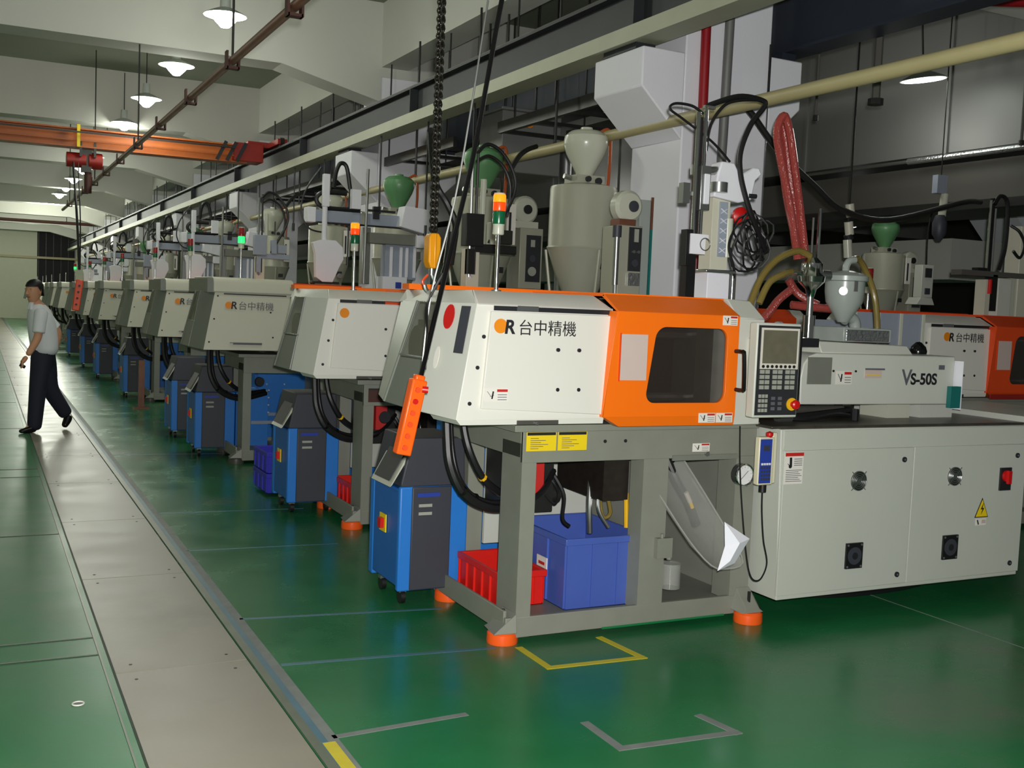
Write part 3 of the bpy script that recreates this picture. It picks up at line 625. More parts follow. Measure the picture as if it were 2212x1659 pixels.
        b = MB(OR); q = [cp(.12, .56), cp(.34, .56), cp(.34, .97), cp(.12, .97)]; b.loft(q, [p + Vector((-.004, -.002, 0)) for p in q], 'charcoal'); b.build('strip_window', t)
        b = MB(OR); q = []
        for i in range(18): a = 2 * math.pi * i / 18; q.append(cp(.62 + .13 * math.cos(a), .87 + .11 * math.sin(a)))
        b.loft(q, [p + Vector((-.004, -.002, 0)) for p in q], 'red_plastic'); s_ = b.build('round_sign', t)
        b = MB(OR); q = []
        for i in range(18): a = 2 * math.pi * i / 18; q.append(cp(.74 + .06 * math.cos(a), .50 + .10 * math.sin(a)))
        b.loft(q, [p + Vector((-.003, -.001, 0)) for p in q], 'label_white'); b.build('oval_opening', t)
    else:
        b = MB(OR); b.box(1.95, 2.5, 4.088, 4.094, 1.505, 1.515, 'ink'); b.build('slot', t)
        pr = [(4.085, 1.52), (4.075, 1.53), (4.075, 1.60), (4.10, 1.64), (4.16, 1.655), (5.0, 1.66), (5.04, 1.6), (5.04, 1.52)]
        A2 = [(1.86, y, z) for y, z in pr]; B2 = [(2.56, y, z) for y, z in pr]; b = MB(OR); b.loft(A2, B2, 'cream_enamel'); b.build('roof', t, .003)
        b = MB(OR); b.box(1.81, 1.86, 4.1, 5.0, 1.52, 1.64, 'guard_grey'); b.build('roof_end', t)
        b = MB(OR); b.box(2.0, 2.28, 4.036, 4.05, 1.085, 1.09, 'ink_grey'); b.box(2.03, 2.28, 4.04, 4.05, 1.072, 1.085, 'ink_grey'); b.build('grip_slot', t)
    return front
def signal_tower(t, x, y, z, h=.27, lit=('red', 'green'), nm='signal_tower'):
    b = MB(OR); b.cyl((x, y, z), (x + .0, y, z + h), .011, 'chrome', 12); b.cyl((x, y, z), (x, y, z + .012), .025, 'steel', 14); p = b.build(nm, t)
    z1 = z + h
    b = MB(OR); b.lathe([(.022, 0), (.027, .004), (.027, .045), (.029, .05)], (x, y, z1), 'bowl_grey', 18); b.build('lamp_base', p)
    b = MB(OR); b.lathe([(.029, .05), (.030, .055), (.030, .108), (.029, .112)], (x, y, z1), 'green_lens_lit' if lit[1] == 'lit' else 'green_lens', 18); b.build('green_lens', p)
    b = MB(OR); b.lathe([(.029, .113), (.030, .118), (.030, .150), (.029, .153)], (x, y, z1), 'red_lens_lit' if lit[0] == 'lit' else 'red_lens', 18); b.build('red_lens', p)
    b = MB(OR); b.lathe([(.030, .154), (.030, .182), (.027, .19)], (x, y, z1), 'amber_lens_lit' if lit[0] == 'lit' else 'red_lens', 18); b.build('amber_lens', p)
    b = MB(OR); b.lathe([(.027, .19), (.026, .196), (.0, .198)], (x, y, z1), 'bowl_grey', 18); b.build('lamp_cap', p)
def safety_door(t, m='safety_orange', full=True):
    b = MB(OR); y = 4.03
    cx, cz = 2.925, 1.265
    inner = pts_rr(cx, cz, .42, .345, .05, 6)
    inner = [(x + (-(cz - z) / .345 * .05 if x < cx else 0) + (.0), z) for x, z in inner]
    x0, x1, z0, z1 = 2.49, 3.2, 1.03, 1.50
    outer = outer_match(inner, cx, cz, x0, x1, z0, z1); outer = [(x + (.04 if (x < 2.6 and z > 1.45) else 0) - (.02 if (x < 2.6 and z < 1.1) else 0), z) for x, z in outer]
    b.frame([(x, y, z) for x, z in outer], [(x, y, z) for x, z in inner], (0, .02, 0), m)
    b.hexa([(2.53, 4.03, 1.50), (3.2, 4.03, 1.50), (3.2, 4.05, 1.50), (2.53, 4.05, 1.50), (2.53, 4.16, 1.575), (3.19, 4.16, 1.575), (3.19, 4.18, 1.565), (2.53, 4.18, 1.565)], m)
    b.hexa([(2.57, 4.05, .985), (3.21, 4.05, .985), (3.21, 4.1, .985), (2.57, 4.1, .985), (2.47, 4.03, 1.035), (3.2, 4.03, 1.035), (3.2, 4.08, 1.035), (2.47, 4.08, 1.035)], m)
    b.hexa([(2.47, 4.03, 1.03), (2.475, 4.03, 1.03), (2.475, 4.2, 1.03), (2.455, 4.2, 1.03), (2.525, 4.03, 1.50), (2.53, 4.03, 1.50), (2.53, 4.2, 1.50), (2.51, 4.2, 1.50)], m)
    b.box(2.53, 3.2, 4.16, 4.9, 1.565, 1.58, m)
    d = b.build('safety_door', t, .004)
    b = MB(OR); b.loft([(x, 4.042, z) for x, z in [(cx + (p - cx) * 1.03, cz + (q - cz) * 1.03) for p, q in inner]], [(x, 4.048, z) for x, z in [(cx + (p - cx) * 1.03, cz + (q - cz) * 1.03) for p, q in inner]], 'door_glass'); b.build('window_pane', d)
    b = MB(OR); b.tube([(3.185, 4.03, 1.335), (3.188, 3.985, 1.335), (3.192, 3.975, 1.32), (3.20, 3.975, 1.17), (3.20, 3.985, 1.155), (3.197, 4.03, 1.155)], .010, 'black_gloss', 10, 3); b.build('handle', d)
    b = MB(OR); b.box(2.55, 2.69, 4.0275, 4.03, 1.195, 1.40, 'label_pink'); b.box(2.575, 2.715, 4.0268, 4.0276, 1.2, 1.395, 'label_white') if False else None; b.build('notice_sheet', d)
    b = MB(OR); b.box(2.543, 2.55, 4.026, 4.03, 1.19, 1.405, 'deep_orange'); b.build('sheet_holder', d)
    if full:
        warn_sticker('warning_label', 3.10, 3.185, 1.455, 1.50, 4.029, d)
        warn_sticker('warning_label', 2.99, 3.085, 1.0, 1.045, 4.029, d); warn_sticker('warning_label', 3.09, 3.185, 1.0, 1.045, 4.029, d)
    # interior
    b = MB(OR); b.box(2.60, 2.68, 4.2, 4.9, 1.0, 1.5, 'oil_grey'); b.box(3.08, 3.18, 4.2, 4.9, 1.0, 1.5, 'oil_grey'); b.build('platen', t)
    b = MB(OR); b.box(2.72, 2.86, 4.3, 4.8, 1.05, 1.45, 'mold_dark'); b.box(2.88, 3.02, 4.3, 4.8, 1.07, 1.42, 'mold_dark'); b.box(2.55, 3.2, 4.86, 4.9, .99, 1.56, 'mold_dark'); b.cyl((3.02, 4.5, 1.25), (3.04, 4.5, 1.25), .05, 'steel', 18); b.build('mould', t)
    b = MB(OR)
    for z in (1.1, 1.4):
        for yy in (4.26, 4.82): b.cyl((2.5, yy, z), (3.2, yy, z), .022, 'steel', 10)
    b.build('tie_bar', t)
def control(t, full=True):
    b = MB(OR)
    b.box(3.203, 3.365, 4.05, 4.9, .985, 1.49, 'warm_white'); b.hexa([(3.203, 4.05, 1.49), (3.365, 4.05, 1.49), (3.365, 4.9, 1.49), (3.203, 4.9, 1.49), (3.203, 4.14, 1.58), (3.34, 4.14, 1.575), (3.34, 4.9, 1.575), (3.203, 4.9, 1.58)], 'warm_white'); b.build('column_housing', t, .005)
    p = MB(OR)
    x0, x1, z0, z1 = 3.20, 3.46, 1.035, 1.475; y = 3.90
    p.box(x0, x1, y, y + .055, z0, z1, 'panel_bezel' if False else 'warm_white'); p.box(3.27, 3.40, y + .055, 4.06, 1.15, 1.40, 'warm_white'); p.box(3.40, 3.50, y + .03, 4.1, 1.10, 1.44, 'black_rubber')
    p = p.build('control_panel', t, .006)
    b = MB(OR); b.box(x0 + .008, x1 - .008, y - .003, y, z0 + .012, z1 - .012, 'panel_black'); b.build('face_plate', p)
    b = MB(OR); b.box(3.222, 3.445, y - .007, y - .003, 1.262, 1.452, 'panel_bezel'); b.build('screen_bezel', p)
    b = MB(OR); b.box(3.232, 3.432, y - .009, y - .007, 1.288, 1.442, 'screen'); b.build('screen', p)
    b = MB(OR)
    for i in range(8): b.cyl((3.238 + i * .026, y - .007, 1.274), (3.238 + i * .026, y - .011, 1.274), .0075, 'dark_steel', 10)
    b.build('soft_key', p)
    n = 0
    for g, gx in enumerate((3.225, 3.3, 3.375)):
        for i in range(2):
            for j in range(4):
                b = MB(OR); b.box(gx + i * .031, gx + i * .031 + .024, y - .007, y - .003, 1.168 + j * .024, 1.186 + j * .024, 'button_grey'); b.build('button', p)
    for i in range(3):
        for j in range(4):
            b = MB(OR); b.box(3.225 + i * .019, 3.239 + i * .019, y - .006, y - .003, 1.062 + j * .022, 1.078 + j * .022, 'button_grey'); b.build('button', p)
    b = MB(OR)
    for i in range(2):
        for j in range(3): b.box(3.30 + i * .04, 3.322 + i * .04, y - .005, y - .003, 1.07 + j * .024, 1.085 + j * .024, 'ink_grey')
    b.build('indicator', p)
    b = MB(OR); b.cyl((3.422, y - .003, 1.098), (3.422, y - .008, 1.098), .030, 'knob_yellow', 20); b.build('stop_plate', p)
    b = MB(OR); b.lathe([(.014, 0), (.014, .015), (.022, .018), (.022, .028), (.015, .034), (0, .035)], (3.425, y - .008, 1.098), 'red_plastic', 18, 'y'); 
    q = b.build('emergency_stop', p)
def cabinet(t, full=True):
    m = 'cabinet_grey'
    b = MB(OR); b.hexa([(3.49, 4.0, .125), (5.2, 4.0, .125), (5.2, 4.95, .125), (3.49, 4.95, .125), (3.46, 4.0, .965), (5.2, 4.0, .965), (5.2, 4.95, .965), (3.46, 4.95, .965)], m)
    b.build('cabinet_body', t, .005)
    b = MB(OR); b.box(3.48, 5.2, 3.994, 4.0, .868, .958, m); b.build('upper_panel', t)
    for k, (x0, x1) in enumerate(((3.48, 4.337), (4.343, 5.195))):
        b = MB(OR); b.box(x0, x1, 3.988, 4.0, .15, .862, m); d = b.build('cabinet_door', t, .002)
        cx = 3.965 + k * .68
        b = MB(OR)
        b.cyl((cx, 3.989, .70), (cx, 3.984, .70), .05, 'dark_steel', 24)
        for r_ in (.048, .038, .028, .018): b.ring((cx, 3.982, .70), r_, .0028, 'steel', 24, 6)
        for a in range(4):
            a_ = math.pi / 4 + a * math.pi / 2; b.beam((cx + math.cos(a_) * .015, 3.982, .70 + math.sin(a_) * .015), (cx + math.cos(a_) * .066, 3.984, .70 + math.sin(a_) * .066), .004, .003, 'steel')
        b.cyl((cx, 3.986, .70), (cx, 3.98, .70), .014, 'steel', 14); b.build('fan_grille', d)
        b = MB(OR); b.box(cx - .058, cx + .052, 3.978, 3.989, .255, .385, 'black_rubber'); b.cyl((cx - .003, 3.978, .32), (cx - .003, 3.975, .32), .045, 'charcoal', 20); b.cyl((cx - .003, 3.975, .32), (cx - .003, 3.972, .32), .018, 'ink', 14)
        for sx in (-.048, .042):
            for sz in (-.055, .055): b.cyl((cx + sx, 3.978, .32 + sz), (cx + sx, 3.976, .32 + sz), .006, 'ink_grey', 8)
        b.build('filter_vent', d)
        for z in (.80, .20):
            b = MB(OR); b.cyl((4.27 + k * .85, 3.989, z), (4.27 + k * .85, 3.981, z), .014, 'ink', 14); b.cyl((4.27 + k * .85, 3.982, z), (4.27 + k * .85, 3.979, z), .006, 'ink_grey', 8); b.build('door_lock', d)
    b = MB(OR); b.box(4.99, 5.075, 3.978, 3.989, .61, .735, 'ink'); b.cyl((5.032, 3.978, .69), (5.032, 3.965, .69), .032, 'red_plastic', 18); b.box(5.02, 5.045, 3.95, 3.966, .65, .72, 'red_plastic'); b.build('main_switch', t)
    b = MB(OR); b.prism([(4.818, .468), (4.922, .468), (4.87, .575)], 3.986, 3.988, 'ink'); b.prism([(4.826, .473), (4.914, .473), (4.87, .563)], 3.984, 3.986, 'label_yellow')
    b.prism([(4.878, .548), (4.858, .512), (4.872, .514), (4.862, .484), (4.884, .520), (4.870, .519)], 3.9825, 3.984, 'ink'); b.build('high_voltage_sign', t)
    b = MB(OR); b.box(4.83, 4.91, 3.9865, 3.988, .425, .462, 'label_white'); b.box(4.872, 4.905, 3.985, 3.9865, .435, .455, 'label_pink'); b.beam((4.84, 3.985, .455), (4.85, 3.985, .43), .008, .001, 'ink'); b.build('warning_label', t)
    b = MB(OR); b.box(3.485, 3.598, 3.9865, 3.988, .70, .855, 'label_white'); b.box(3.485, 3.598, 3.985, 3.9865, .836, .853, 'ink_red')
    b.beam((3.50, 3.985, .80), (3.515, 3.985, .785), .008, .001, 'ink'); b.beam((3.518, 3.985, .83), (3.52, 3.985, .785), .014, .001, 'ink'); b.cyl((3.517, 3.9862, .787), (3.517, 3.985, .787), .010, 'ink', 10)
    for i in range(4): b.box(3.54, 3.59, 3.985, 3.9865, .79 + i * .01, .793 + i * .01, 'ink_grey')
    for i in range(7): b.box(3.492, 3.59 - (i % 3) * .01, 3.985, 3.9865, .712 + i * .009, .7145 + i * .009, 'ink_grey')
    b.build('warning_label', t)
    b = MB(OR); b.box(3.42, 5.25, 4.02, 4.96, .965, .978, 'deck_dirty'); b.build('deck', t, .004)
    b = MB(OR); b.box(5.2, 5.9, 4.02, 4.9, .96, 1.01, 'cabinet_grey'); b.box(5.25, 5.4, 4.3, 4.8, .3, .96, 'dark_steel'); b.build('rear_table', t)
    b = MB(OR); b.tube([(3.7, 4.6, .06), (4.0, 4.3, .03), (4.5, 4.2, .05), (5.0, 4.25, .08), (5.4, 4.3, .05)], .014, 'black_rubber', 6); b.tube([(3.9, 4.8, .05), (4.4, 4.5, .04), (4.9, 4.3, .10), (5.2, 4.3, .09)], .012, 'red_plastic', 6); b.box(4.2, 4.9, 4.5, 4.8, .0, .1, 'dark_steel'); b.build('floor_hose', t)
def injection(t, full=True):
    b = MB(OR); y0, y1 = 4.25, 4.88
    prof = [(3.79, 1.06), (4.89, 1.055), (4.89, 1.325), (3.88, 1.325), (3.835, 1.31), (3.80, 1.27), (3.785, 1.2)]
    b.prism(prof, y0, y1, 'cream_enamel' if not full else 'warm_white'); b.build('barrel_cover', t, .006)
    b = MB(OR); b.hexa([(3.96, 4.30, 1.325), (4.62, 4.30, 1.325), (4.62, 4.86, 1.325), (3.96, 4.86, 1.325), (3.96, 4.33, 1.385), (4.6, 4.33, 1.375), (4.6, 4.8, 1.375), (3.96, 4.8, 1.385)], 'warm_white'); b.build('top_cover', t, .006)
    b = MB(OR)
    b.cyl((3.36, 4.58, 1.25), (3.8, 4.58, 1.25), .045, 'oil_grey', 16); b.box(3.6, 3.78, 4.3, 4.7, 1.3, 1.40, 'black_rubber'); b.box(3.66, 3.92, 4.28, 4.34, 1.355, 1.40, 'ink')
    b.build('nozzle_unit', t)
    b = MB(OR); b.lathe([(0, 0), (.05, .004), (.052, .02), (0, .024)], (3.70, 4.36, 1.43), 'hopper_grey', 20, 'x'); b.build('guide_roller', t)
    b = MB(OR)
    for x in (3.6, 3.95, 4.5): b.cyl((x, 4.5, .975), (x, 4.5, 1.06), .035, 'dark_steel', 12)
    b.cyl((3.55, 4.38, 1.02), (4.2, 4.38, 1.02), .022, 'oil_grey', 12); b.beam((3.75, 4.30, .99), (4.15, 4.27, 1.03), .03, .02, 'black_rubber'); b.cyl((3.62, 4.22, 1.0), (3.70, 4.22, 1.0), .03, 'steel', 14)
    b.tube([(3.66, 4.25, 1.0), (3.8, 4.2, .99), (4.0, 4.22, 1.01), (4.12, 4.24, 1.0)], .012, 'black_rubber', 6); b.cyl((4.12, 4.2, .98), (4.12, 4.2, 1.04), .02, 'black_rubber', 10); b.build('slide_cylinder', t)
    b = MB(OR); b.box(4.45, 4.62, 4.3, 4.5, .978, 1.06, 'bowl_grey'); b.box(4.7, 4.95, 4.3, 4.8, .978, 1.05, 'cabinet_grey'); b.build('slide_base', t)
    if full:
        b = MB(OR); b.box(3.825, 3.985, 4.245, 4.251, 1.165, 1.305, 'foil' if False else 'bed_grey'); b.build('vent_mesh', t)
        warn_sticker('warning_label', 4.02, 4.13, 1.165, 1.235, 4.249, t)
        b = MB(OR); b.box(4.22, 4.34, 4.2465, 4.249, 1.20, 1.245, 'label_pink'); b.box(4.22, 4.36, 4.245, 4.2465, 1.243, 1.252, 'ink_grey'); b.box(4.23, 4.33, 4.245, 4.2465, 1.215, 1.22, 'label_yellow'); b.build('rating_plate', t)
        text('lettering', 'V', .12, (4.49, 4.2475, 1.165), 'ink_grey', t, OR, 0.0, bold=.002)
        text('lettering', 'S-50S', .085, (4.556, 4.2475, 1.168), 'ink', t, OR, 0.0, bold=.0025, sx=1.05)
        b = MB(OR); b.box(4.765, 4.81, 4.2475, 4.249, 1.25, 1.275, 'ink_grey'); b.build('small_label', t)
        for x, z in ((4.0, 1.235), (4.155, 1.235)):
            b = MB(OR); b.cyl((x, 4.25, z), (x, 4.245, z), .006, 'ink', 10); b.build('screw', t)
        b = MB(OR); b.lathe([(.045, 0), (.048, .015), (.04, .04), (.015, .065), (0, .07)], (4.72, 4.36, 1.33), 'black_gloss', 18); b.build('rubber_cap', t)
        b = MB(OR); b.box(4.28, 4.42, 4.38, 4.5, 1.377, 1.384, 'dark_steel'); b.box(4.30, 4.36, 4.42, 4.46, 1.384, 1.388, 'red_plastic'); b.build('top_label', t)

def chute(t):
    # hinged frame opening with a clear product chute reaching out of the right bay
    b = MB(OR); b.box(2.945, 3.33, 4.150, 4.158, .805, .83, 'bed_grey'); b.cyl((3.14, 4.15, .835), (3.14, 4.14, .835), .012, 'steel', 12); b.build('hanger_bar', t)
    b = MB(OR)
    cen = [((2.97, 4.32, .80), .13, .20), ((3.02, 4.16, .62), .13, .19), ((3.06, 3.98, .44), .12, .15), ((3.07, 3.86, .35), .09, .05)]
    rows = []
    for (c, w, d) in cen:
        r = []
        for i in range(9):
            a = math.pi * i / 8; r.append((c[0] + w * math.cos(a), c[1] - .0, c[2] - d * .45 * math.sin(a) + .02))
        rows.append(r)
    vs = [p for r in rows for p in r]; fs = []
    for i in range(len(rows) - 1):
        for j in range(8): a = i * 9 + j; fs.append((a, a + 1, a + 10, a + 9))
    b.add(vs, fs, 'clear_chute'); b.cyl((3.0, 4.2, .30), (3.0, 4.2, .18), .05, 'clear_chute', 16)
    b.tube([rows[0][0], rows[1][0], rows[2][0], rows[3][0], rows[3][4], rows[3][8], rows[2][8], rows[1][8], rows[0][8]], .004, 'clear_chute', 6, 3); b.build('clear_chute', t, recalc=False)
    b = MB(OR); b.tube([(3.03, 4.35, .82), (3.08, 4.30, .68), (3.14, 4.28, .58), (3.20, 4.28, .46)], .022, 'dark_steel', 10); b.cyl((3.11, 4.26, .63), (3.14, 4.26, .58), .012, 'label_pink', 8); b.cyl((3.14, 4.26, .58), (3.155, 4.26, .55), .010, 'knob_yellow', 8); b.build('air_hose', t)
    b = MB(OR); b.box(2.87, 2.955, 4.13, 4.158, .345, .44, 'frame_grey'); b.cyl((2.945, 4.14, .335), (2.945, 4.14, .345), .012, 'frame_grey', 8); b.cyl((2.90, 4.14, .44), (2.90, 4.14, .46), .008, 'frame_grey', 8); b.build('hinge_bracket', t)
def gauge(t, GX=-.03):
    b = MB(OR); b.cyl((3.385, 4.16, .728), (3.385, 4.125, .728), .055, 'steel', 28); b.ring((3.385, 4.122, .728), .052, .006, 'chrome', 28, 8); g = b.build('pressure_gauge', t); g.location.x = GX
    b = MB(OR); b.cyl((3.385, 4.125, .728), (3.385, 4.1225, .728), .046, 'dial_white', 28); b.build('dial', g)
    b = MB(OR); b.beam((3.36, 4.1215, .705), (3.405, 4.1215, .748), .003, .001, 'ink')
    for i in range(11):
        a = math.radians(-45 + i * 27); b.beam((3.385 + math.cos(a) * .036, 4.1218, .728 + math.sin(a) * .036), (3.385 + math.cos(a) * .043, 4.1218, .728 + math.sin(a) * .043), .002, .0006, 'ink_grey')
    b.build('needle', g)
def loom(t, dark=True):
    for pts, r in (([(1.97, 4.42, 1.03), (1.975, 4.40, .93), (2.0, 4.38, .83), (2.07, 4.40, .72), (2.16, 4.44, .65), (2.26, 4.5, .61), (2.45, 4.6, .62)], .018), ([(1.90, 4.44, 1.03), (1.90, 4.42, .9), (1.91, 4.40, .78), (1.97, 4.40, .66), (2.08, 4.42, .585), (2.22, 4.45, .56), (2.45, 4.55, .60)], .022), ([(1.925, 4.46, 1.03), (1.93, 4.44, .86), (1.96, 4.42, .72), (2.05, 4.44, .62), (2.2, 4.47, .58), (2.4, 4.55, .62)], .016)):
        b = MB(OR); b.tube(pts, r, 'black_rubber', 8); b.cyl(V(pts[3]), V(pts[3]) + (V(pts[4]) - V(pts[3])) * .12, r * 1.12, 'knob_yellow' if r == .018 else 'black_gloss', 8); b.build('cable_loom', t)
def under(t):
    b = MB(OR); b.box(2.30, 3.4, 4.84, 4.86, .30, .84, 'cabinet_grey'); b.build('rear_panel', t)
    b = MB(OR); b.box(2.28, 2.5, 4.5, 4.8, .52, .84, 'dark_steel'); b.box(2.34, 2.42, 4.45, 4.6, .62, .8, 'ink_red'); b.box(2.66, 2.80, 4.3, 4.75, .6, .84, 'mold_dark'); b.cyl((2.40, 4.55, .60), (2.55, 4.55, .6), .05, 'dark_steel', 12); b.build('valve_block', t)
    b = MB(OR)
    b.tube([(2.45, 4.55, .72), (2.50, 4.5, .66), (2.53, 4.5, .60), (2.50, 4.48, .56), (2.46, 4.5, .6)], .008, 'black_rubber', 6); b.tube([(2.5, 4.5, .7), (2.55, 4.48, .6), (2.56, 4.5, .48), (2.6, 4.5, .44)], .01, 'black_rubber', 6)
    b.tube([(2.2, 4.5, .62), (2.3, 4.4, .60), (2.4, 4.42, .64), (2.5, 4.5, .72)], .014, 'black_rubber', 6); b.build('wiring', t)
    b = MB(OR); b.tube([(2.72, 4.5, .80), (2.68, 4.45, .7), (2.66, 4.42, .56), (2.67, 4.42, .42)], .014, 'steel', 8); b.tube([(2.76, 4.5, .7), (2.72, 4.42, .58), (2.73, 4.40, .5), (2.77, 4.40, .52), (2.77, 4.45, .62)], .010, 'hose_amber', 8); b.tube([(2.74, 4.44, .7), (2.70, 4.40, .55), (2.75, 4.38, .45)], .009, 'steel', 8); b.tube([(2.83, 4.36, .62), (2.84, 4.36, .45)], .012, 'knob_yellow', 8, 1); b.build('coolant_hose', t)

def machine(label, kind):
    t = thing('injection_moulding_machine', label, 'machine', OR)
    A = kind == 'A'
    base_frame(t, holes=not A); feet(t, 'pad_orange' if A else 'oil_grey')
    fc = clamp_cover(t, tall=not A, m='white_enamel' if A else 'cream_enamel')
    signal_tower(t, 2.20, 4.60, 1.565 if A else 1.66, lit=('lit', 'off') if A else ('off', 'off'))
    if A:
        safety_door(t)
    else:
        b = MB(OR); b.hexa([(2.5, 4.06, .99), (3.2, 4.06, .99), (3.2, 4.9, .99), (2.5, 4.9, .99), (2.55, 4.08, 1.6), (3.2, 4.08, 1.6), (3.2, 4.9, 1.6), (2.55, 4.9, 1.6)], 'cream_enamel'); b.build('safety_door', t, .01)
        b = MB(OR); b.box(2.56, 3.2, 4.1, 4.9, 1.6, 1.63, 'deep_orange'); b.build('orange_trim', t)
    control(t); cabinet(t); injection(t, A)
    if A: chute(t)
    loom(t)
    if not A:   # rail under the cover, as on the far machines
        pass
    return t
m1 = machine('nearest white and orange injection moulding machine in the foreground', 'A')
under(m1); gauge(m1)
for (x, z) in ((1.905, 1.37), (1.875, 1.24), (1.838, 1.09), (2.25, 1.322), (2.355, 1.322), (2.25, 1.15), (2.355, 1.15)):
    yy = 4.05 + .05 * (z - 1.02) / .5
    if x > 1.95: yy -= .022 if z > 1.3 else .013
    b = MB(OR); b.cyl((x, yy + .004, z), (x, yy - .004, z), .0085, 'ink', 12); b.build('panel_bolt', m1)
# flat print on nearest machine
prt = []
lettering('dark', m1, 1.955, 1.405, 4.070, .073)
warn_sticker('warning_label', 1.90, 2.01, 1.10, 1.155, 4.044, m1)
warn_sticker('warning_label', 3.06, 3.16, .845, .885, 4.157, m1)
b = MB(OR)
for k in range(2):
    x = 2.165 + k * .158; b.box(x, x + .15, 4.1555, 4.157, .868, .952, 'label_yellow'); b.box(x + .004, x + .146, 4.1545, 4.1555, .938, .951, 'ink')
    for i in range(6): b.box(x + .02, x + .06 + ((i * 37) % 5) * .012, 4.1545, 4.1555, .878 + i * .009, .8805 + i * .009, 'ink_grey')
b.build('yellow_label', m1)
b = MB(OR)
for x, z in ((2.57, .905), (2.68, .905)): b.cyl((x, 4.158, z), (x, 4.154, z), .008, 'ink', 12)
b.build('frame_bolt', m1)
b = MB(OR); b.tube([(2.6, 4.157, .030), (3.3, 4.157, .030)], .006, 'green_epoxy', 6, 1); b.build('paint_smear', m1)
b = MB(OR); b.box(4.82, 4.895, 4.2, 4.23, 1.04, 1.16, 'teal'); b.box(4.9, 4.903, 4.2, 4.4, 1.03, 1.30, 'paper'); b.box(4.55, 4.83, 4.4, 4.6, .98, 1.03, 'teal'); b.build('paper_folder', m1)

SKIP2 = ('lettering', 'emblem', 'warning_label', 'yellow_label', 'frame_bolt', 'paint_smear', 'paper_folder', 'cable_hole', 'strip_window', 'round_sign', 'oval_opening', 'clear_chute', 'pressure_gauge')
m2 = copy_tree(m1, (2.26, 6.66, 0), 'second white and orange injection moulding machine, directly behind the nearest one', skip=SKIP2)
b = MB(OR); b.cyl((1.975, 4.072, 1.417), (1.975, 4.069, 1.417), .031, 'logo_orange', 24); b.build('emblem', m2)
b = MB(OR); b.box(2.25, 2.5, 4.082, 4.09, 1.482, 1.498, 'deep_orange'); b.build('slot_trim', m2)
b = MB(OR); b.cyl((2.30, 4.157, .74), (2.30, 4.16, .74), .04, 'dark_opening', 18); b.box(2.18, 2.36, 4.154, 4.157, .84, .92, 'rust_clamp'); b.box(2.18, 2.36, 4.150, 4.157, .92, .93, 'ink'); b.build('cable_hole', m2)
m3 = machine('third machine along the row, taller with cream cover and logo', 'B')
m3.location = (2.12, 9.56, 0)
lettering('faint', m3, 1.97, 1.40, 4.073, .080)
for (x, z) in ((1.90, 1.49), (1.868, 1.29), (1.825, 1.09), (2.36, 1.36), (2.38, 1.14)):
    yy = 4.05 + .05 * (z - 1.02) / .5; b = MB(OR); b.cyl((x, yy + .004, z), (x, yy - .004, z), .008, 'ink', 10); b.build('panel_bolt', m3)
ROW = [12.2, 15.25, 18.6, 21.4, 24.9, 28.3, 31.4, 34.5, 37.6, 40.7, 43.8, 46.9]
ordn = ['fourth', 'fifth', 'sixth', 'seventh', 'eighth', 'ninth', 'tenth', 'eleventh', 'twelfth', 'thirteenth', 'fourteenth', 'last']
MACH = [m1, m2, m3]
for i, y in enumerate(ROW):
    far = i > 3
    lab = ordn[i] + ' cream machine counted from the camera along the aisle row' if i < 11 else 'farthest cream machine at the end of the aisle row'
    if i < 3: sk = ()
    elif not far: sk = ('lettering', 'slide_base', 'guide_roller', 'floor_hose')
    else: sk = ('lettering', 'slide_base', 'guide_roller', 'floor_hose', 'slide_cylinder', 'nozzle_unit', 'panel_bolt', 'main_switch', 'high_voltage_sign', 'warning_label', 'grip_slot', 'slot', 'shelf_plate', 'inner_panel', 'toggle_unit', 'levelling_foot')
    mm = copy_tree(m3, (2.12 + [.0, .05, .0][i % 3], y, 0), lab, skip=sk + (('button', 'soft_key', 'indicator') if i > 0 else ()), drop_sub=far and i > 5)
    MACH.append(mm)
def relight(m, green=None, red=None):
    for c in kids(m):
        if c.name.startswith('signal_tower'):
            for e in kids(c):
                if (green and e.name.startswith('green_lens')) or (red and e.name.startswith('red_lens')):
                    e.data = e.data.copy(); e.data.materials.clear(); e.data.materials.append(MATS[green or red])
FL = copy_tree(L0, (11.7, 12.2, 3.0), 'tiny lit lamp far off at right beyond the dark duct', skip=('stem',))
b = MB((0, 0, 0)); b.cyl((0, 0, .2), (0, 0, 1.89), .006, 'dark_steel', 6); b.build('stem', FL)
relight(m3, green='green_lens_lit'); relight(MACH[8], green='green_lens_lit'); relight(MACH[13], red='red_lens_lit')
# row B, beyond the pillars
rb = []
for (x, y, lab) in ((6.08, 5.40, 'white and orange machine partly cut off at right edge of photo'), (5.95, 8.1, 'machine of the second row seen behind the one at right edge'), (5.95, 10.9, 'third machine of the second row beyond the pillar'), (5.95, 13.9, 'fourth machine of the second row beyond the pillar')):
    r = copy_tree(m1, (x, y, 0), lab, skip=('warning_label', 'yellow_label', 'frame_bolt', 'paint_smear', 'paper_folder', 'round_sign', 'strip_window', 'oval_opening', 'pressure_gauge', 'clear_chute', 'valve_block', 'coolant_hose', 'wiring', 'lettering' if y > 6 else 'x', 'button' if y > 6 else 'x'))
    relight(r, red='red_lens'); 
    for c in kids(r):
        if c.name.startswith('signal_tower'):
            for e in kids(c):
                if e.name.startswith('amber_lens'): e.data = e.data.copy(); e.data.materials.clear(); e.data.materials.append(MATS['red_lens'])
            c.location = (.0, 0.35, -.12)
    rb.append(r)
for r in rb:
    for c in kids(r):
        if c.name.startswith(('safety_door', 'rear_trim')): c.data = c.data.copy(); c.data.materials.clear(); c.data.materials.append(MATS['deep_orange'])
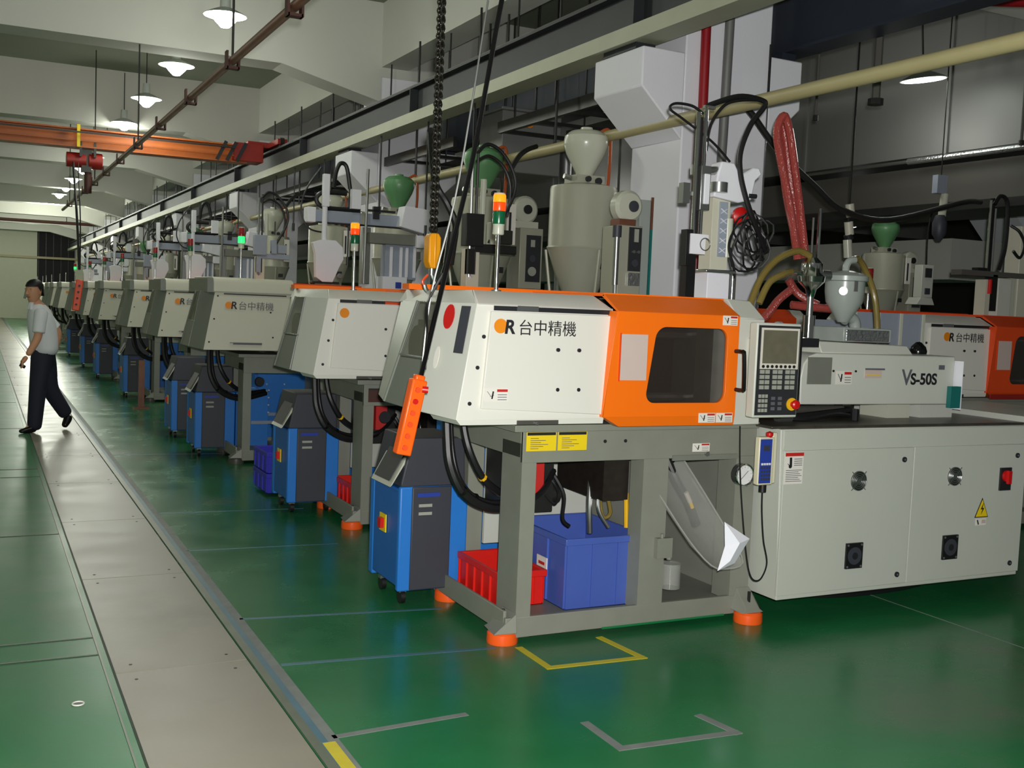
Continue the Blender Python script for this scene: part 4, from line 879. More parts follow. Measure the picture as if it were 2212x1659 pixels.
for c in kids(rb[0]):
    if c.name.startswith(('lettering', 'emblem')): c.location.x += .11
b = MB(OR); b.box(2.5, 3.2, 4.02, 4.029, .985, 1.02, 'crane_red'); b.box(1.90, 2.1, 4.035, 4.038, 1.10, 1.115, 'ink_grey'); b.box(1.86, 1.94, 4.035, 4.038, 1.02, 1.06, 'ink_grey'); b.build('warning_strip', rb[0])

# ================================================================== HOPPER DRYERS
def dryer(label, loc, s=1.0, bowl='bowl_grey', box_side=True, group=None):
    t = thing('hopper_dryer', label, 'dryer', loc, group); O = (0, 0, 0)
    b = MB(O); b.lathe([(.05, .2), (.13, .22), (.20, .38), (.262, .56), (.266, .57), (.262, .58), (.262, 1.02), (.255, 1.045), (.14, 1.07), (0, 1.075)], (0, 0, 0), 'dryer_grey', 32)
    b.lathe([(.268, .565), (.272, .575), (.268, .585)], (0, 0, 0), 'dryer_grey', 32); b.build('drum', t)
    b = MB(O); b.box(-.1, .1, -.1, .1, 0, .2, 'dryer_grey'); b.cyl((0, 0, .18), (0, 0, .24), .07, 'steel', 16)
    for a in range(3):
        a_ = a * 2.1 + .5; b.cyl((math.cos(a_) * .2, math.sin(a_) * .2, 0), (math.cos(a_) * .275, math.sin(a_) * .275, .56), .012, 'dryer_grey', 8)
    b.build('stand', t)
    b = MB(O); b.box(-.12, .12, -.1, .1, 1.065, 1.13, 'dryer_grey'); b.cyl((-.03, -.1, 1.10), (-.03, -.125, 1.10), .022, 'ink', 12); b.cyl((.06, -.1, 1.09), (.06, -.125, 1.09), .026, 'ink', 12); b.cyl((-.08, 0, 1.1), (-.18, 0, 1.12), .02, 'steel', 10); b.build('loader_base', t)
    b = MB(O); b.lathe([(.06, 1.13), (.07, 1.15), (.15, 1.30), (.170, 1.36), (.172, 1.39), (.166, 1.43), (.14, 1.455)], (0, 0, 0), bowl, 28); b.build('vacuum_bowl', t)
    b = MB(O); b.lathe([(.14, 1.455), (.12, 1.47), (.05, 1.482), (.045, 1.50), (0, 1.505)], (0, 0, 0), bowl, 24); b.build('lid', t)
    b = MB(O); b.box(.12, .20, -.262, -.245, .66, 1.0, 'label_white'); b.box(.135, .155, -.268, -.24, .70, .93, 'ink'); b.build('sight_glass', t)
    b = MB(O); b.box(.05, .12, -.225, -.20, .42, .47, 'ink'); b.build('shutter', t)
    if box_side:
        b = MB(O); b.box(.30, .52, -.16, .08, .30, .82, 'dryer_grey'); b.build('control_box', t, .005)
        b = MB(O); b.box(.36, .50, -.168, -.16, .36, .76, 'panel_black'); b.box(.40, .44, -.172, -.168, .66, .72, 'button_grey'); b.cyl((.42, -.168, .45), (.42, -.174, .45), .04, 'button_grey', 16); b.cyl((.42, -.168, .56), (.42, -.174, .56), .03, 'charcoal', 14); b.build('control_face', t)
        b = MB(O); b.lathe([(.0, 0), (.11, .0), (.12, .02), (.12, .10), (.10, .12), (0, .125)], (.38, .02, .98), 'bowl_grey', 24, 'y'); b.cyl((.38, -.12, .98), (.38, -.135, .98), .04, 'dark_steel', 14); b.box(.26, .5, -.10, .02, .82, .88, 'bowl_grey'); b.build('blower', t)
        b = MB(O); b.box(.46, .54, -.16, -.12, .12, .30, 'foil'); b.build('foil_bag', t)
    b = MB(O); b.tube([(.10, 0, 1.46), (.2, 0, 1.5), (.22, 0, 1.3), (.21, 0, 1.05)], .014, 'hose_orange', 8); b.build('material_hose', t)
    t.scale = (s, s, s); return t
d2 = dryer('large pale grey hopper dryer with round bowl on second machine', (3.89, 6.74, 1.40), .93, box_side=False)
d3 = dryer('grey hopper dryer with green bowl behind the nearest signal lamp', (3.86, 8.42, 1.36), 1.0, 'lid_green', True)
for x, y in ((-.15, -.15), (.15, -.15), (.15, .15), (-.15, .15)):
    b = MB((0, 0, 0)); b.cyl((x, y, -1.36), (x, y, 0), .02, 'frame_grey', 8); b.build('floor_leg', d3)
b = MB((0, 0, 0)); b.box(-.2, .2, -.2, .2, -.02, .0, 'frame_grey'); b.build('stand_plate', d3)
for (x, y, s, lab, bl) in ((3.84, 10.42, .93, 'hopper dryer with green bowl right of the traverse robot', 'lid_green'), (3.82, 12.75, .93, 'hopper dryer with grey bowl hidden behind the robot of third machine', 'bowl_grey'),
                       (3.84, 15.62, .93, 'hopper dryer with grey bowl above third machine cover', 'bowl_grey'), (3.84, 19.0, .93, 'hopper dryer just right of the lit green lamp', 'bowl_grey'), (3.84, 21.85, .93, 'far hopper dryer left of the lit green lamp', 'lid_green'), (3.84, 25.3, .93, 'far grey hopper dryer above eighth machine', 'bowl_grey'), (3.84, 28.7, .93, 'far green hopper dryer above ninth machine', 'lid_green'), (3.84, 31.8, .93, 'far grey hopper dryer above tenth machine', 'bowl_grey'), (3.84, 35, .93, 'far grey hopper dryer above eleventh machine', 'bowl_grey')):
    dd = copy_tree(d2, (x, y, 1.40), lab); dd.scale = (s, s, s)
    if bl != 'bowl_grey':
        for c in kids(dd):
            if c.name.startswith(('vacuum_bowl', 'lid')): c.data = c.data.copy(); c.data.materials.clear(); c.data.materials.append(MATS[bl])
# drying control unit standing by the pillar
t = thing('drying_unit', 'grey control unit with round blower and knobs in front of white pillar', 'control unit', (3.7, 5.7, 0)); O = (3.7, 5.7, 0)
b = MB(O); b.box(3.53, 3.70, 5.66, 5.86, 0, 2.03, 'dryer_grey'); b.build('cabinet', t, .006)
b = MB(O); b.box(3.70, 3.78, 5.70, 5.88, 0, 2.2, 'hopper_grey'); b.build('side_panel', t, .004)
b = MB(O); b.box(3.785, 3.80, 5.70, 5.71, 2.02, 2.22, 'rust_pipe'); b.box(3.785, 3.80, 5.70, 5.71, 0.5, 2.02, 'teal'); b.build('edge_strip', t)
b = MB(O); b.box(3.60, 3.69, 5.652, 5.66, 1.75, 2.02, 'panel_black'); b.build('control_face', t)
b = MB(O); b.box(3.635, 3.665, 5.646, 5.652, 1.93, 2.01, 'button_grey'); b.build('display', t)
for kx, kz, kr, km in ((3.645, 1.80, .024, 'charcoal'), (3.635, 1.87, .010, 'steel'), (3.67, 1.87, .010, 'steel')):
    b = MB(O); b.cyl((kx, 5.652, kz), (kx, 5.644, kz), kr, km, 14); b.build('knob', t)
b = MB(O); b.lathe([(.0, 0), (.085, .0), (.10, .02), (.10, .08), (.08, .10), (0, .105)], (3.615, 5.78, 2.15), 'bowl_grey', 24, 'y'); b.box(3.54, 3.66, 5.68, 5.78, 2.03, 2.07, 'rust_pipe'); b.build('blower', t)
b = MB(O); b.lathe([(.0, 0), (.035, .0), (.035, .01), (0, .012)], (3.635, 5.678, 2.15), 'charcoal', 18, 'y'); b.build('blower_inlet', t)
b = MB(O); b.box(3.60, 3.685, 5.645, 5.655, 1.66, 1.74, 'foil'); b.build('foil_bag', t)
b = MB(O); b.cyl((3.49, 5.62, 1.66), (3.49, 5.62, 1.95), .018, 'steel', 12); b.cyl((3.49, 5.62, 1.95), (3.49, 5.62, 2.02), .028, 'charcoal', 12); b.tube([(3.49, 5.62, 1.66), (3.50, 5.62, 1.55), (3.56, 5.62, 1.52)], .012, 'steel', 8); b.build('filter', t)
for (x, y, lab) in ((8.15, 8.05, 'stained hopper dryer with green bowl behind the right hand hopper'), (8.15, 10.9, 'hopper dryer with green bowl just right of the pillar'), (8.1, 13.9, 'distant hopper dryer in second row')):
    dd = copy_tree(d3, (x, y, 1.385), lab, skip=('material_hose',)); dd.scale = (.80, .80, .76)

# ================================================================== M1 HOPPER, CYCLONE, HOSES
t = thing('material_hopper', 'small round grey material hopper on injection unit of nearest machine', 'hopper', (4.33, 4.55, 1.38)); O = (4.33, 4.55, 1.38)
b = MB(O); b.lathe([(.03, 1.49), (.05, 1.52), (.10, 1.60), (.108, 1.66), (.108, 1.715), (.125, 1.72), (.125, 1.745), (.10, 1.76), (.04, 1.775), (0, 1.778)], (4.33, 4.55, 0), 'hopper_grey', 28); b.build('bowl', t)
b = MB(O); b.tube([(4.33, 4.55, 1.77), (4.33, 4.55, 1.80), (4.35, 4.55, 1.83), (4.39, 4.55, 1.84)], .020, 'hopper_grey', 10); b.build('inlet_elbow', t)
b = MB(O); b.tube([(4.33, 4.55, 1.50), (4.36, 4.55, 1.52), (4.41, 4.55, 1.505), (4.425, 4.55, 1.46), (4.425, 4.55, 1.42)], .032, 'hopper_grey', 12); b.build('outlet_elbow', t)
b = MB(O); b.cyl((4.24, 4.47, 1.66), (4.225, 4.45, 1.66), .024, 'steel', 14); b.build('sight_port', t)
b = MB(O); b.box(4.29, 4.315, 4.435, 4.44, 1.66, 1.72, 'chrome'); b.build('latch', t)
b = MB(O); b.box(4.2, 4.55, 4.40, 4.72, 1.385, 1.462, 'hopper_grey'); b.box(4.215, 4.53, 4.394, 4.402, 1.39, 1.452, 'foil'); b.build('magnet_box', t, .006)
t = thing('cyclone_loader', 'chrome cyclone loader with polished tube left of the grey hopper', 'loader', (4.04, 4.5, 1.385)); O = (4.04, 4.5, 1.385)
b = MB(O); b.lathe([(.02, 1.62), (.03, 1.66), (.07, 1.70), (.075, 1.73), (.06, 1.75), (.058, 1.80), (.045, 1.815), (.03, 1.83), (0, 1.835)], (4.04, 4.5, 0), 'chrome', 28); b.cyl((4.10, 4.5, 1.74), (4.16, 4.5, 1.74), .03, 'steel', 12); b.cyl((3.98, 4.5, 1.745), (3.86, 4.48, 1.745), .014, 'chrome', 10); b.build('cyclone', t)
b = MB(O); b.cyl((4.04, 4.5, 1.50), (4.04, 4.5, 1.63), .018, 'steel', 14); b.cyl((4.04, 4.5, 1.38), (4.04, 4.5, 1.52), .034, 'chrome', 18); b.cyl((4.0, 4.49, 1.36), (4.0, 4.49, 1.40), .045, 'steel', 16); b.build('feed_tube', t)
b = MB(O); b.cyl((4.09, 4.52, 1.70), (4.09, 4.52, 2.10), .010, 'chrome', 10); b.cyl((4.065, 4.54, 1.74), (4.065, 4.54, 2.05), .006, 'steel', 8); b.cyl((4.09, 4.52, 1.70), (4.11, 4.5, 1.76), .014, 'chrome', 10); b.build('support_rod', t)
def hose(label, runs, r, m, cat='hose', nm='hose', n=10, group=None):
    o_ = runs[0][0]; b = MB(o_)
    for p in runs: b.tube(p, r, m, n)
    return tag(b.build(nm), label, cat, group)
hose('tall red looped suction hose hanging beside the white pillar', [[(3.99, 4.56, 1.82), (3.95, 4.6, 2.1), (3.88, 4.62, 2.36), (3.845, 4.62, 2.5), (3.885, 4.62, 2.585), (3.925, 4.62, 2.52), (3.97, 4.62, 2.36), (4.03, 4.62, 2.12), (4.06, 4.58, 1.83)],
     [(4.02, 4.58, 1.84), (3.97, 4.64, 2.12), (3.925, 4.66, 2.36), (3.885, 4.66, 2.50), (3.90, 4.66, 2.57), (3.94, 4.66, 2.48), (3.985, 4.66, 2.28), (4.01, 4.64, 2.1), (4.03, 4.60, 1.86)]], .023, 'hose_red')
hose('red hose crossing behind the chrome cyclone to the grey hopper', [[(3.92, 4.85, 1.45), (4.0, 4.82, 1.50), (4.06, 4.78, 1.60), (4.12, 4.75, 1.66)], [(4.05, 4.66, 1.575), (4.2, 4.62, 1.565), (4.42, 4.60, 1.56)], [(4.14, 4.8, 1.72), (4.2, 4.78, 1.64), (4.28, 4.7, 1.58)]], .023, 'hose_red')
hose('pair of amber clear hoses curving from the chrome cyclone down to the machine top', [[(4.02, 4.5, 1.84), (3.93, 4.5, 1.86), (3.80, 4.5, 1.81), (3.70, 4.5, 1.71), (3.64, 4.5, 1.58), (3.62, 4.5, 1.5)], [(3.87, 4.47, 1.745), (3.80, 4.45, 1.73), (3.71, 4.45, 1.68), (3.65, 4.45, 1.57)]], .018, 'hose_amber')
hose('amber clear hose arching from hopper top down to the barrel cover', [[(4.38, 4.56, 1.84), (4.45, 4.58, 1.845), (4.53, 4.6, 1.78), (4.60, 4.6, 1.66), (4.635, 4.6, 1.52), (4.65, 4.6, 1.38)]], .018, 'hose_amber')
# handheld controller hanging on nearest machine
t = thing('handheld_controller', 'blue and cream handheld robot controller hanging on the nearest machine cabinet', 'remote control', (3.48, 3.985, .68)); O = (3.48, 3.985, .68)
b = MB(O); b.box(3.43, 3.52, 3.965, 4.0, .685, .915, 'device_cream'); b.box(3.51, 3.54, 3.968, 4.0, .69, .935, 'device_cream'); b.build('housing', t, .006)
b = MB(O); b.box(3.435, 3.502, 3.960, 3.965, .695, .905, 'device_blue'); b.build('keypad_face', t)
for i in range(4):
    for j in range(5):
        b = MB(O); b.box(3.442 + i * .015, 3.452 + i * .015, 3.957, 3.960, .71 + j * .018, .72 + j * .018, 'label_white' if j == 4 else 'charcoal'); b.build('button', t)
b = MB(O); b.box(3.452, 3.486, 3.957, 3.960, .85, .875, 'charcoal'); b.build('display', t)
b = MB(O); b.lathe([(.010, 0), (.018, .01), (.018, .022), (0, .03)], (3.495, 3.975, .912), 'red_plastic', 14); b.build('stop_button', t)
b = MB(O); b.cyl((3.475, 3.98, .685), (3.475, 3.98, .65), .018, 'black_rubber', 12); b.tube([(3.475, 3.98, .66), (3.475, 3.975, .56), (3.49, 3.97, .42), (3.515, 3.965, .31), (3.49, 3.965, .24), (3.455, 3.965, .225), (3.425, 3.97, .25), (3.405, 3.98, .33), (3.415, 4.04, .52), (3.43, 4.1, .75), (3.432, 4.12, .95)], .004, 'black_rubber', 6); b.build('cable', t)
t.location = (3.48 - .125, 3.985, .70)
# crumpled paper
b = MB((3.02, 3.80, .42)); P = [(2.955, 3.78, .365), (3.055, 3.79, .39), (3.125, 3.78, .50), (2.995, 3.80, .58), (3.005, 3.80, .47)]
pv = [P[0], P[1], P[2], P[3], P[4], (3.05, 3.755, .49), (3.01, 3.765, .41)]; b.add(pv, [(0, 1, 6), (1, 2, 5), (2, 3, 5), (3, 4, 5), (1, 5, 6), (4, 0, 6), (4, 6, 5)], 'paper')
pv2 = [(x + .002, y + .004, z) for x, y, z in pv]; b.add(pv2, [(0, 6, 1), (1, 5, 2), (2, 5, 3), (3, 5, 4), (1, 6, 5), (4, 6, 0), (4, 5, 6)], 'paper'); tag(b.build('paper_sheet', sharp=5, recalc=False), 'crumpled white paper sheet stuck at the end of clear chute', 'paper')

# ================================================================== ROBOTS
def swing_robot(label, loc, parts_o=(3.38, 4.55, 1.58)):
    t = thing('takeout_robot', label, 'robot', loc); O = parts_o
    b = MB(O); b.box(3.335, 3.475, 4.48, 4.62, 1.58, 1.715, 'pillar_white'); b.box(3.31, 3.5, 4.46, 4.64, 1.715, 1.732, 'chrome'); b.cyl((3.51, 4.5, 1.58), (3.51, 4.5, 1.72), .018, 'chrome', 12); b.build('pedestal', t, .004)
    b = MB(O); b.box(3.36, 3.47, 4.50, 4.60, 1.732, 2.12, 'cream_enamel'); b.box(3.40, 3.45, 4.492, 4.50, 1.80, 2.08, 'tray_grey')
    for i in range(5): b.beam((3.405, 4.49, 1.82 + i * .05), (3.445, 4.49, 1.845 + i * .05), .008, .003, 'pillar_white'); b.beam((3.445, 4.49, 1.82 + i * .05), (3.405, 4.49, 1.845 + i * .05), .008, .003, 'pillar_white')
    b.cyl((3.475, 4.52, 1.80), (3.475, 4.52, 2.0), .028, 'bowl_grey', 14); b.build('column', t, .005)
    b = MB(O); b.prism([(3.34, 2.10), (3.50, 2.08), (3.58, 2.10), (3.60, 2.20), (3.64, 2.235), (3.62, 2.27), (3.58, 2.265), (3.50, 2.22), (3.46, 2.28), (3.38, 2.28), (3.36, 2.22)], 4.47, 4.56, 'pillar_white'); b.build('swing_head', t, .008)
    b = MB(O); b.cyl((3.25, 4.5, 2.22), (3.42, 4.5, 2.24), .022, 'steel', 12); b.cyl((3.25, 4.5, 2.20), (3.25, 4.5, 2.25), .035, 'steel', 12); b.cyl((3.36, 4.46, 2.17), (3.36, 4.46, 2.12), .045, 'steel', 18); b.build('swing_arm', t)
    b = MB(O); b.cyl((3.56, 4.465, 2.12), (3.60, 4.46, 2.12), .012, 'ink', 10); b.build('stop_pin', t)
    b = MB(O)
    for x, yy, z0, z1, r in ((3.20, 4.44, 1.88, 2.50, .012), (3.245, 4.44, 1.86, 2.53, .010), (3.262, 4.47, 1.90, 2.50, .007)): b.cyl((x, yy, z0), (x, yy, z1), r, 'chrome', 10)
    b.box(3.205, 3.235, 4.45, 4.47, 1.90, 2.48, 'black_rubber'); b.box(3.235, 3.30, 4.44, 4.46, 2.525, 2.54, 'steel'); b.build('vertical_rod', t)
    b = MB(O); b.box(3.22, 3.28, 4.42, 4.48, 2.02, 2.24, 'steel'); b.box(3.235, 3.27, 4.41, 4.42, 2.05, 2.20, 'pillar_white'); b.build('slide_block', t, .004)
    b = MB(O); b.box(3.17, 3.26, 4.41, 4.48, 1.80, 1.90, 'pillar_white'); b.box(3.15, 3.19, 4.42, 4.47, 1.74, 1.92, 'black_rubber'); b.box(3.245, 3.285, 4.42, 4.47, 1.88, 1.9, 'pillar_white'); b.ring((3.25, 4.4, 1.85), .03, .003, 'steel'); b.build('gripper', t, .003)
    b = MB(O); b.box(3.18, 3.235, 4.45, 4.5, 1.58, 1.80, 'black_rubber'); b.build('lower_guide', t); b = MB(O); b.box(3.13, 3.17, 4.44, 4.48, 2.05, 2.15, 'steel'); b.box(3.17, 3.21, 4.45, 4.46, 2.09, 2.11, 'steel'); b.build('limit_switch', t)
    b = MB(O)
    b.tube([(3.24, 4.46, 2.50), (3.17, 4.46, 2.53), (3.07, 4.46, 2.53), (3.04, 4.46, 2.50), (3.12, 4.46, 2.46), (3.30, 4.46, 2.37), (3.42, 4.46, 2.28)], .007, 'black_rubber', 6)
    b.tube([(3.26, 4.46, 2.54), (3.45, 4.46, 2.61), (3.60, 4.46, 2.61), (3.62, 4.46, 2.58), (3.54, 4.46, 2.48), (3.485, 4.46, 2.34), (3.485, 4.45, 2.22), (3.53, 4.44, 2.08), (3.62, 4.46, 1.95), (3.72, 4.5, 1.84)], .014, 'black_rubber', 8)
    b.tube([(3.27, 4.46, 2.32), (3.29, 4.46, 2.45), (3.36, 4.46, 2.55), (3.45, 4.46, 2.59), (3.6, 4.46, 2.61)], .008, 'black_rubber', 6); b.build('cable', t)
    b = MB(O); rnd = random.Random(3)
    for i in range(9):
        cx, cz = 3.60 + rnd.uniform(-.06, .07), 1.90 + rnd.uniform(-.05, .05); R = rnd.uniform(.07, .13); tl = rnd.uniform(-.5, .5); pts = []
        for j in range(15):
            a = 2 * math.pi * j / 14; pts.append((cx + R * .75 * math.cos(a + tl), 4.47 + .03 * math.sin(a * 2 + i) + .004 * i, cz + R * math.sin(a)))
        b.tube(pts, .0055, 'black_rubber', 5, 1, False)
    b.tube([(3.50, 4.5, 1.95), (3.46, 4.48, 1.85), (3.50, 4.48, 1.74), (3.51, 4.5, 1.66)], .008, 'black_rubber', 6); b.build('coiled_cable', t, recalc=False)
    return t
r1 = swing_robot('white swing arm robot with tangled black cables on nearest machine', (3.38, 4.55, 1.58))
b = MB((3.72, 4.72, 2.05)); b.lathe([(0, 0), (.048, .0), (.05, .02), (.03, .035), (.012, .04), (0, .04)], (3.70, 4.72, 2.04), 'red_plastic', 20, 'y'); b.cyl((3.70, 4.76, 2.04), (3.84, 4.8, 2.045), .008, 'pale_pipe', 8); tag(b.build('red_valve'), 'round red valve knob beside the tangled black cables', 'valve')
def small_robot(label, loc):
    t = thing('picker_robot', label, 'robot', loc); O = (0, 0, 0)
    b = MB(O); b.box(-.05, .05, -.05, .05, 0, .30, 'cream_enamel'); b.box(-.09, .09, -.07, .07, 0, .03, 'dark_steel'); b.build('pedestal', t, .004)
    b = MB(O); b.cyl((-.03, -.05, .1), (-.03, -.05, .98), .012, 'steel', 10); b.cyl((.01, -.05, .12), (.01, -.05, 1.02), .010, 'dark_steel', 8); b.cyl((.06, -.05, .55), (.06, -.05, .8), .022, 'bowl_grey', 12); b.build('vertical_rod', t)
    b = MB(O); b.box(-.08, .06, -.09, 0, .32, .55, 'black_rubber'); b.box(.0, .34, -.06, .02, .28, .34, 'black_rubber'); b.box(.12, .18, -.08, .0, .34, .5, 'bowl_grey'); b.box(.2, .3, -.07, 0, .35, .45, 'dark_steel'); b.build('swing_head', t, .004)
    b = MB(O); b.tube([(0, -.05, .98), (.08, -.05, 1.05), (.2, -.05, 1.0), (.30, -.05, .85), (.30, -.05, .7), (.2, -.05, .5), (.12, -.05, .35)], .014, 'black_rubber', 8); b.tube([(0, -.04, .92), (.1, -.04, .97), (.22, -.04, .9), (.28, -.04, .75), (.26, -.04, .55)], .012, 'black_rubber', 8)
    b.tube([(.28, -.04, .9), (.36, 0, 1.0), (.45, .05, 1.06), (.55, .1, 1.1)], .018, 'black_rubber', 8); b.build('cable', t)
    b = MB(O); b.box(-.05, .0, -.08, -.02, .12, .30, 'black_rubber'); b.lathe([(0, -.02), (.018, 0), (.0, .02)], (-.02, -.05, .1), 'pillar_white', 12); b.build('gripper', t)
    return t
r2 = small_robot('dark slim picker robot on second machine between chain and signal lamp', (3.18, 7.1, 1.6))
def traverse(label, loc):
    t = thing('traverse_robot', label, 'robot', loc); O = (3.3, 9.9, 1.66)
    b = MB(O); b.box(2.80, 4.0, 9.86, 9.96, 2.22, 2.33, 'tray_grey'); b.box(2.74, 2.82, 9.84, 9.98, 2.21, 2.35, 'pillar_white'); b.box(2.84, 3.95, 9.84, 9.86, 2.205, 2.22, 'ink'); b.build('beam', t, .006)
    b = MB(O); b.prism([(3.62, 2.22), (3.66, 2.42), (3.92, 2.40), (3.98, 2.32), (3.97, 2.20), (3.90, 2.16)], 9.74, 9.92, 'pillar_white'); b.build('drive_cover', t, .008)
    b = MB(O); b.box(3.30, 3.38, 9.9, 9.98, 1.66, 2.20, 'steel'); b.box(3.34, 3.85, 9.80, 9.96, 2.05, 2.15, 'bed_grey'); b.box(3.80, 3.95, 9.76, 9.96, 2.03, 2.15, 'pillar_white'); b.build('column', t, .005)
    b = MB(O); b.box(3.52, 3.84, 9.86, 10.0, 1.72, 2.05, 'tray_grey')
    for x in (3.56, 3.66, 3.72, 3.80): b.box(x, x + .03, 9.84, 9.86, 1.74, 2.03, 'pillar_white')
    b.box(3.48, 3.72, 9.78, 10.0, 1.62, 1.74, 'pillar_white'); b.box(3.6, 3.66, 9.77, 9.78, 1.63, 1.69, 'device_blue'); b.build('base_block', t, .004)
    b = MB(O); b.cyl((3.29, 9.80, 1.66), (3.30, 9.80, 2.74), .014, 'steel', 10); b.box(3.15, 3.24, 9.80, 9.86, 2.36, 2.54, 'pillar_white'); b.box(3.25, 3.28, 9.80, 9.84, 2.22, 2.34, 'chrome'); b.build('stroke_rod', t)
    b = MB(O); b.box(2.875, 2.935, 9.80, 9.86, 2.36, 2.66, 'pillar_white'); b.cyl((2.90, 9.83, 2.0), (2.90, 9.83, 2.36), .025, 'pillar_white', 10)
    b.prism([(2.82, 1.70), (2.88, 1.66), (2.98, 1.66), (3.04, 1.80), (3.08, 1.88), (3.07, 1.99), (3.0, 2.05), (2.86, 2.05), (2.78, 2.02), (2.81, 1.92)], 9.78, 9.86, 'pillar_white'); b.box(2.79, 3.05, 9.8, 9.9, 1.645, 1.665, 'dark_steel'); b.cyl((3.04, 9.78, 1.72), (3.04, 9.74, 1.72), .025, 'steel', 12); b.build('wrist', t, .004)
    b = MB(O); b.tube([(3.25, 9.88, 2.36), (3.0, 9.88, 2.35), (2.87, 9.88, 2.37), (2.83, 9.88, 2.43), (2.88, 9.88, 2.49), (3.0, 9.88, 2.50), (3.12, 9.88, 2.50)], .022, 'black_rubber', 8)
    b.tube([(3.16, 9.9, 2.55), (3.12, 9.9, 2.75), (3.06, 9.9, 2.78), (3.02, 9.9, 2.70), (3.0, 9.9, 2.55)], .02, 'black_rubber', 8); b.tube([(2.86, 9.85, 2.72), (2.72, 9.85, 2.5), (2.68, 9.85, 2.3), (2.76, 9.85, 2.15), (2.92, 9.85, 2.12)], .008, 'black_rubber', 6)
    b.box(3.32, 3.6, 9.84, 9.88, 2.35, 2.37, 'ink'); b.box(3.38, 3.44, 9.84, 9.88, 2.28, 2.40, 'ink'); b.build('cable_chain', t)
    return t
r3 = traverse('pale traverse robot with horizontal beam above third machine', (3.3, 9.9, 1.66))
copy_tree(r3, (3.1, 15.6, 1.66), 'pale traverse robot above fifth machine')
def pale(r):
    for c in kids(r):
        if c.name.startswith(('swing_head', 'gripper')): c.data = c.data.copy(); c.data.materials.clear(); c.data.materials.append(MATS['tray_grey'])
    r['label'] = r['label'].replace('dark', 'pale'); return r
pale(copy_tree(r2, (2.95, 12.6, 1.66), 'dark slim picker robot above fourth machine'))
copy_tree(r3, (3.1, 18.9, 1.66), 'pale traverse robot above sixth machine')
pale(copy_tree(r2, (2.95, 21.8, 1.66), 'dark slim picker robot above seventh machine'))
copy_tree(r3, (3.1, 25.2, 1.66), 'pale traverse robot above eighth machine')
pale(copy_tree(r2, (2.95, 28.6, 1.66), 'dark slim picker robot above ninth machine'))
copy_tree(r3, (3.1, 31.7, 1.66), 'pale traverse robot above tenth machine')
pale(copy_tree(r2, (2.95, 34.8, 1.66), 'dark slim picker robot above eleventh machine'))
# row B robots
t = thing('picker_robot', 'tall chrome rod picker robot on the machine at right edge', 'robot', (7.15, 5.85, 1.58)); O = (7.15, 5.85, 1.58)
b = MB(O); b.cyl((7.06, 5.9, 1.92), (7.06, 5.9, 2.48), .012, 'chrome', 10); b.cyl((7.12, 5.9, 1.92), (7.12, 5.9, 2.42), .008, 'steel', 8); b.box(7.11, 7.13, 5.92, 5.95, 1.9, 2.5, 'black_rubber'); b.build('vertical_rod', t)
b = MB(O); b.box(6.70, 7.40, 5.82, 5.92, 1.885, 1.925, 'duct_dark'); b.box(6.9, 7.0, 5.84, 5.9, 1.92, 1.95, 'black_rubber'); b.build('arm', t)
b = MB(O); b.box(7.15, 7.30, 5.85, 5.98, 1.58, 1.88, 'warm_white'); b.box(7.30, 7.36, 5.86, 5.98, 1.58, 1.90, 'bowl_grey'); b.box(7.38, 7.5, 5.86, 6.0, 1.58, 2.3, 'cream_enamel'); b.build('pedestal', t, .005)
b = MB(O); b.box(6.95, 7.0, 5.8, 5.9, 1.58, 1.86, 'bowl_grey'); b.box(7.05, 7.1, 5.82, 5.9, 1.62, 1.9, 'black_rubber'); b.cyl((6.98, 5.79, 1.75), (6.98, 5.79, 1.86), .015, 'red_plastic', 10); b.build('gripper', t)
b = MB(O); b.tube([(7.1, 5.9, 2.45), (7.16, 5.9, 2.52), (7.24, 5.9, 2.48), (7.26, 5.9, 2.3), (7.25, 5.9, 2.1), (7.2, 5.9, 1.95)], .016, 'black_rubber', 8); b.tube([(7.3, 5.9, 2.3), (7.36, 5.86, 2.25), (7.42, 5.86, 2.15), (7.38, 5.86, 2.05), (7.3, 5.86, 2.1)], .012, 'black_rubber', 8); b.build('cable', t)
t = thing('control_box', 'slim white switch box hanging above the second row', 'control box', (8.1, 7.5, 1.7)); O = (8.1, 7.5, 1.7)
b = MB(O); b.box(8.05, 8.2, 7.45, 7.55, 1.75, 2.06, 'warm_white'); b.prism([(8.0, 1.68), (8.24, 1.68), (8.2, 1.75), (8.05, 1.75)], 7.45, 7.6, 'warm_white'); b.box(8.08, 8.17, 7.44, 7.45, 1.94, 2.03, 'panel_black'); b.box(8.09, 8.16, 7.44, 7.45, 1.78, 1.84, 'charcoal'); b.build('housing', t, .005)
b = MB(O); b.tube([(8.15, 7.5, 2.06), (8.14, 7.5, 2.3), (8.16, 7.5, 2.5), (8.2, 7.5, 2.62)], .008, 'black_rubber', 6); b.build('cable', t)
t = thing('dust_sock', 'hanging box with grey sock on a cable under the dark duct', 'filter', (7.65, 6.95, 2.4)); O = (7.65, 6.95, 2.4)
b = MB(O); b.box(7.60, 7.72, 6.93, 6.99, 2.66, 2.82, 'tray_grey'); b.build('box', t); b = MB(O); b.cyl((7.70, 6.95, 2.46), (7.72, 6.95, 2.66), .035, 'bowl_grey', 12); b.build('tube', t); b = MB(O); b.lathe([(.02, 2.24), (.06, 2.30), (.065, 2.40), (.04, 2.47)], (7.68, 6.95, 0), 'charcoal', 14); b.build('sock', t); b = MB(O); b.cyl((7.66, 6.95, 2.8), (7.66, 6.95, 4.89), .006, 'dark_steel', 6); b.build('cord', t)
b = MB((6.2, 6.5, 2.0))
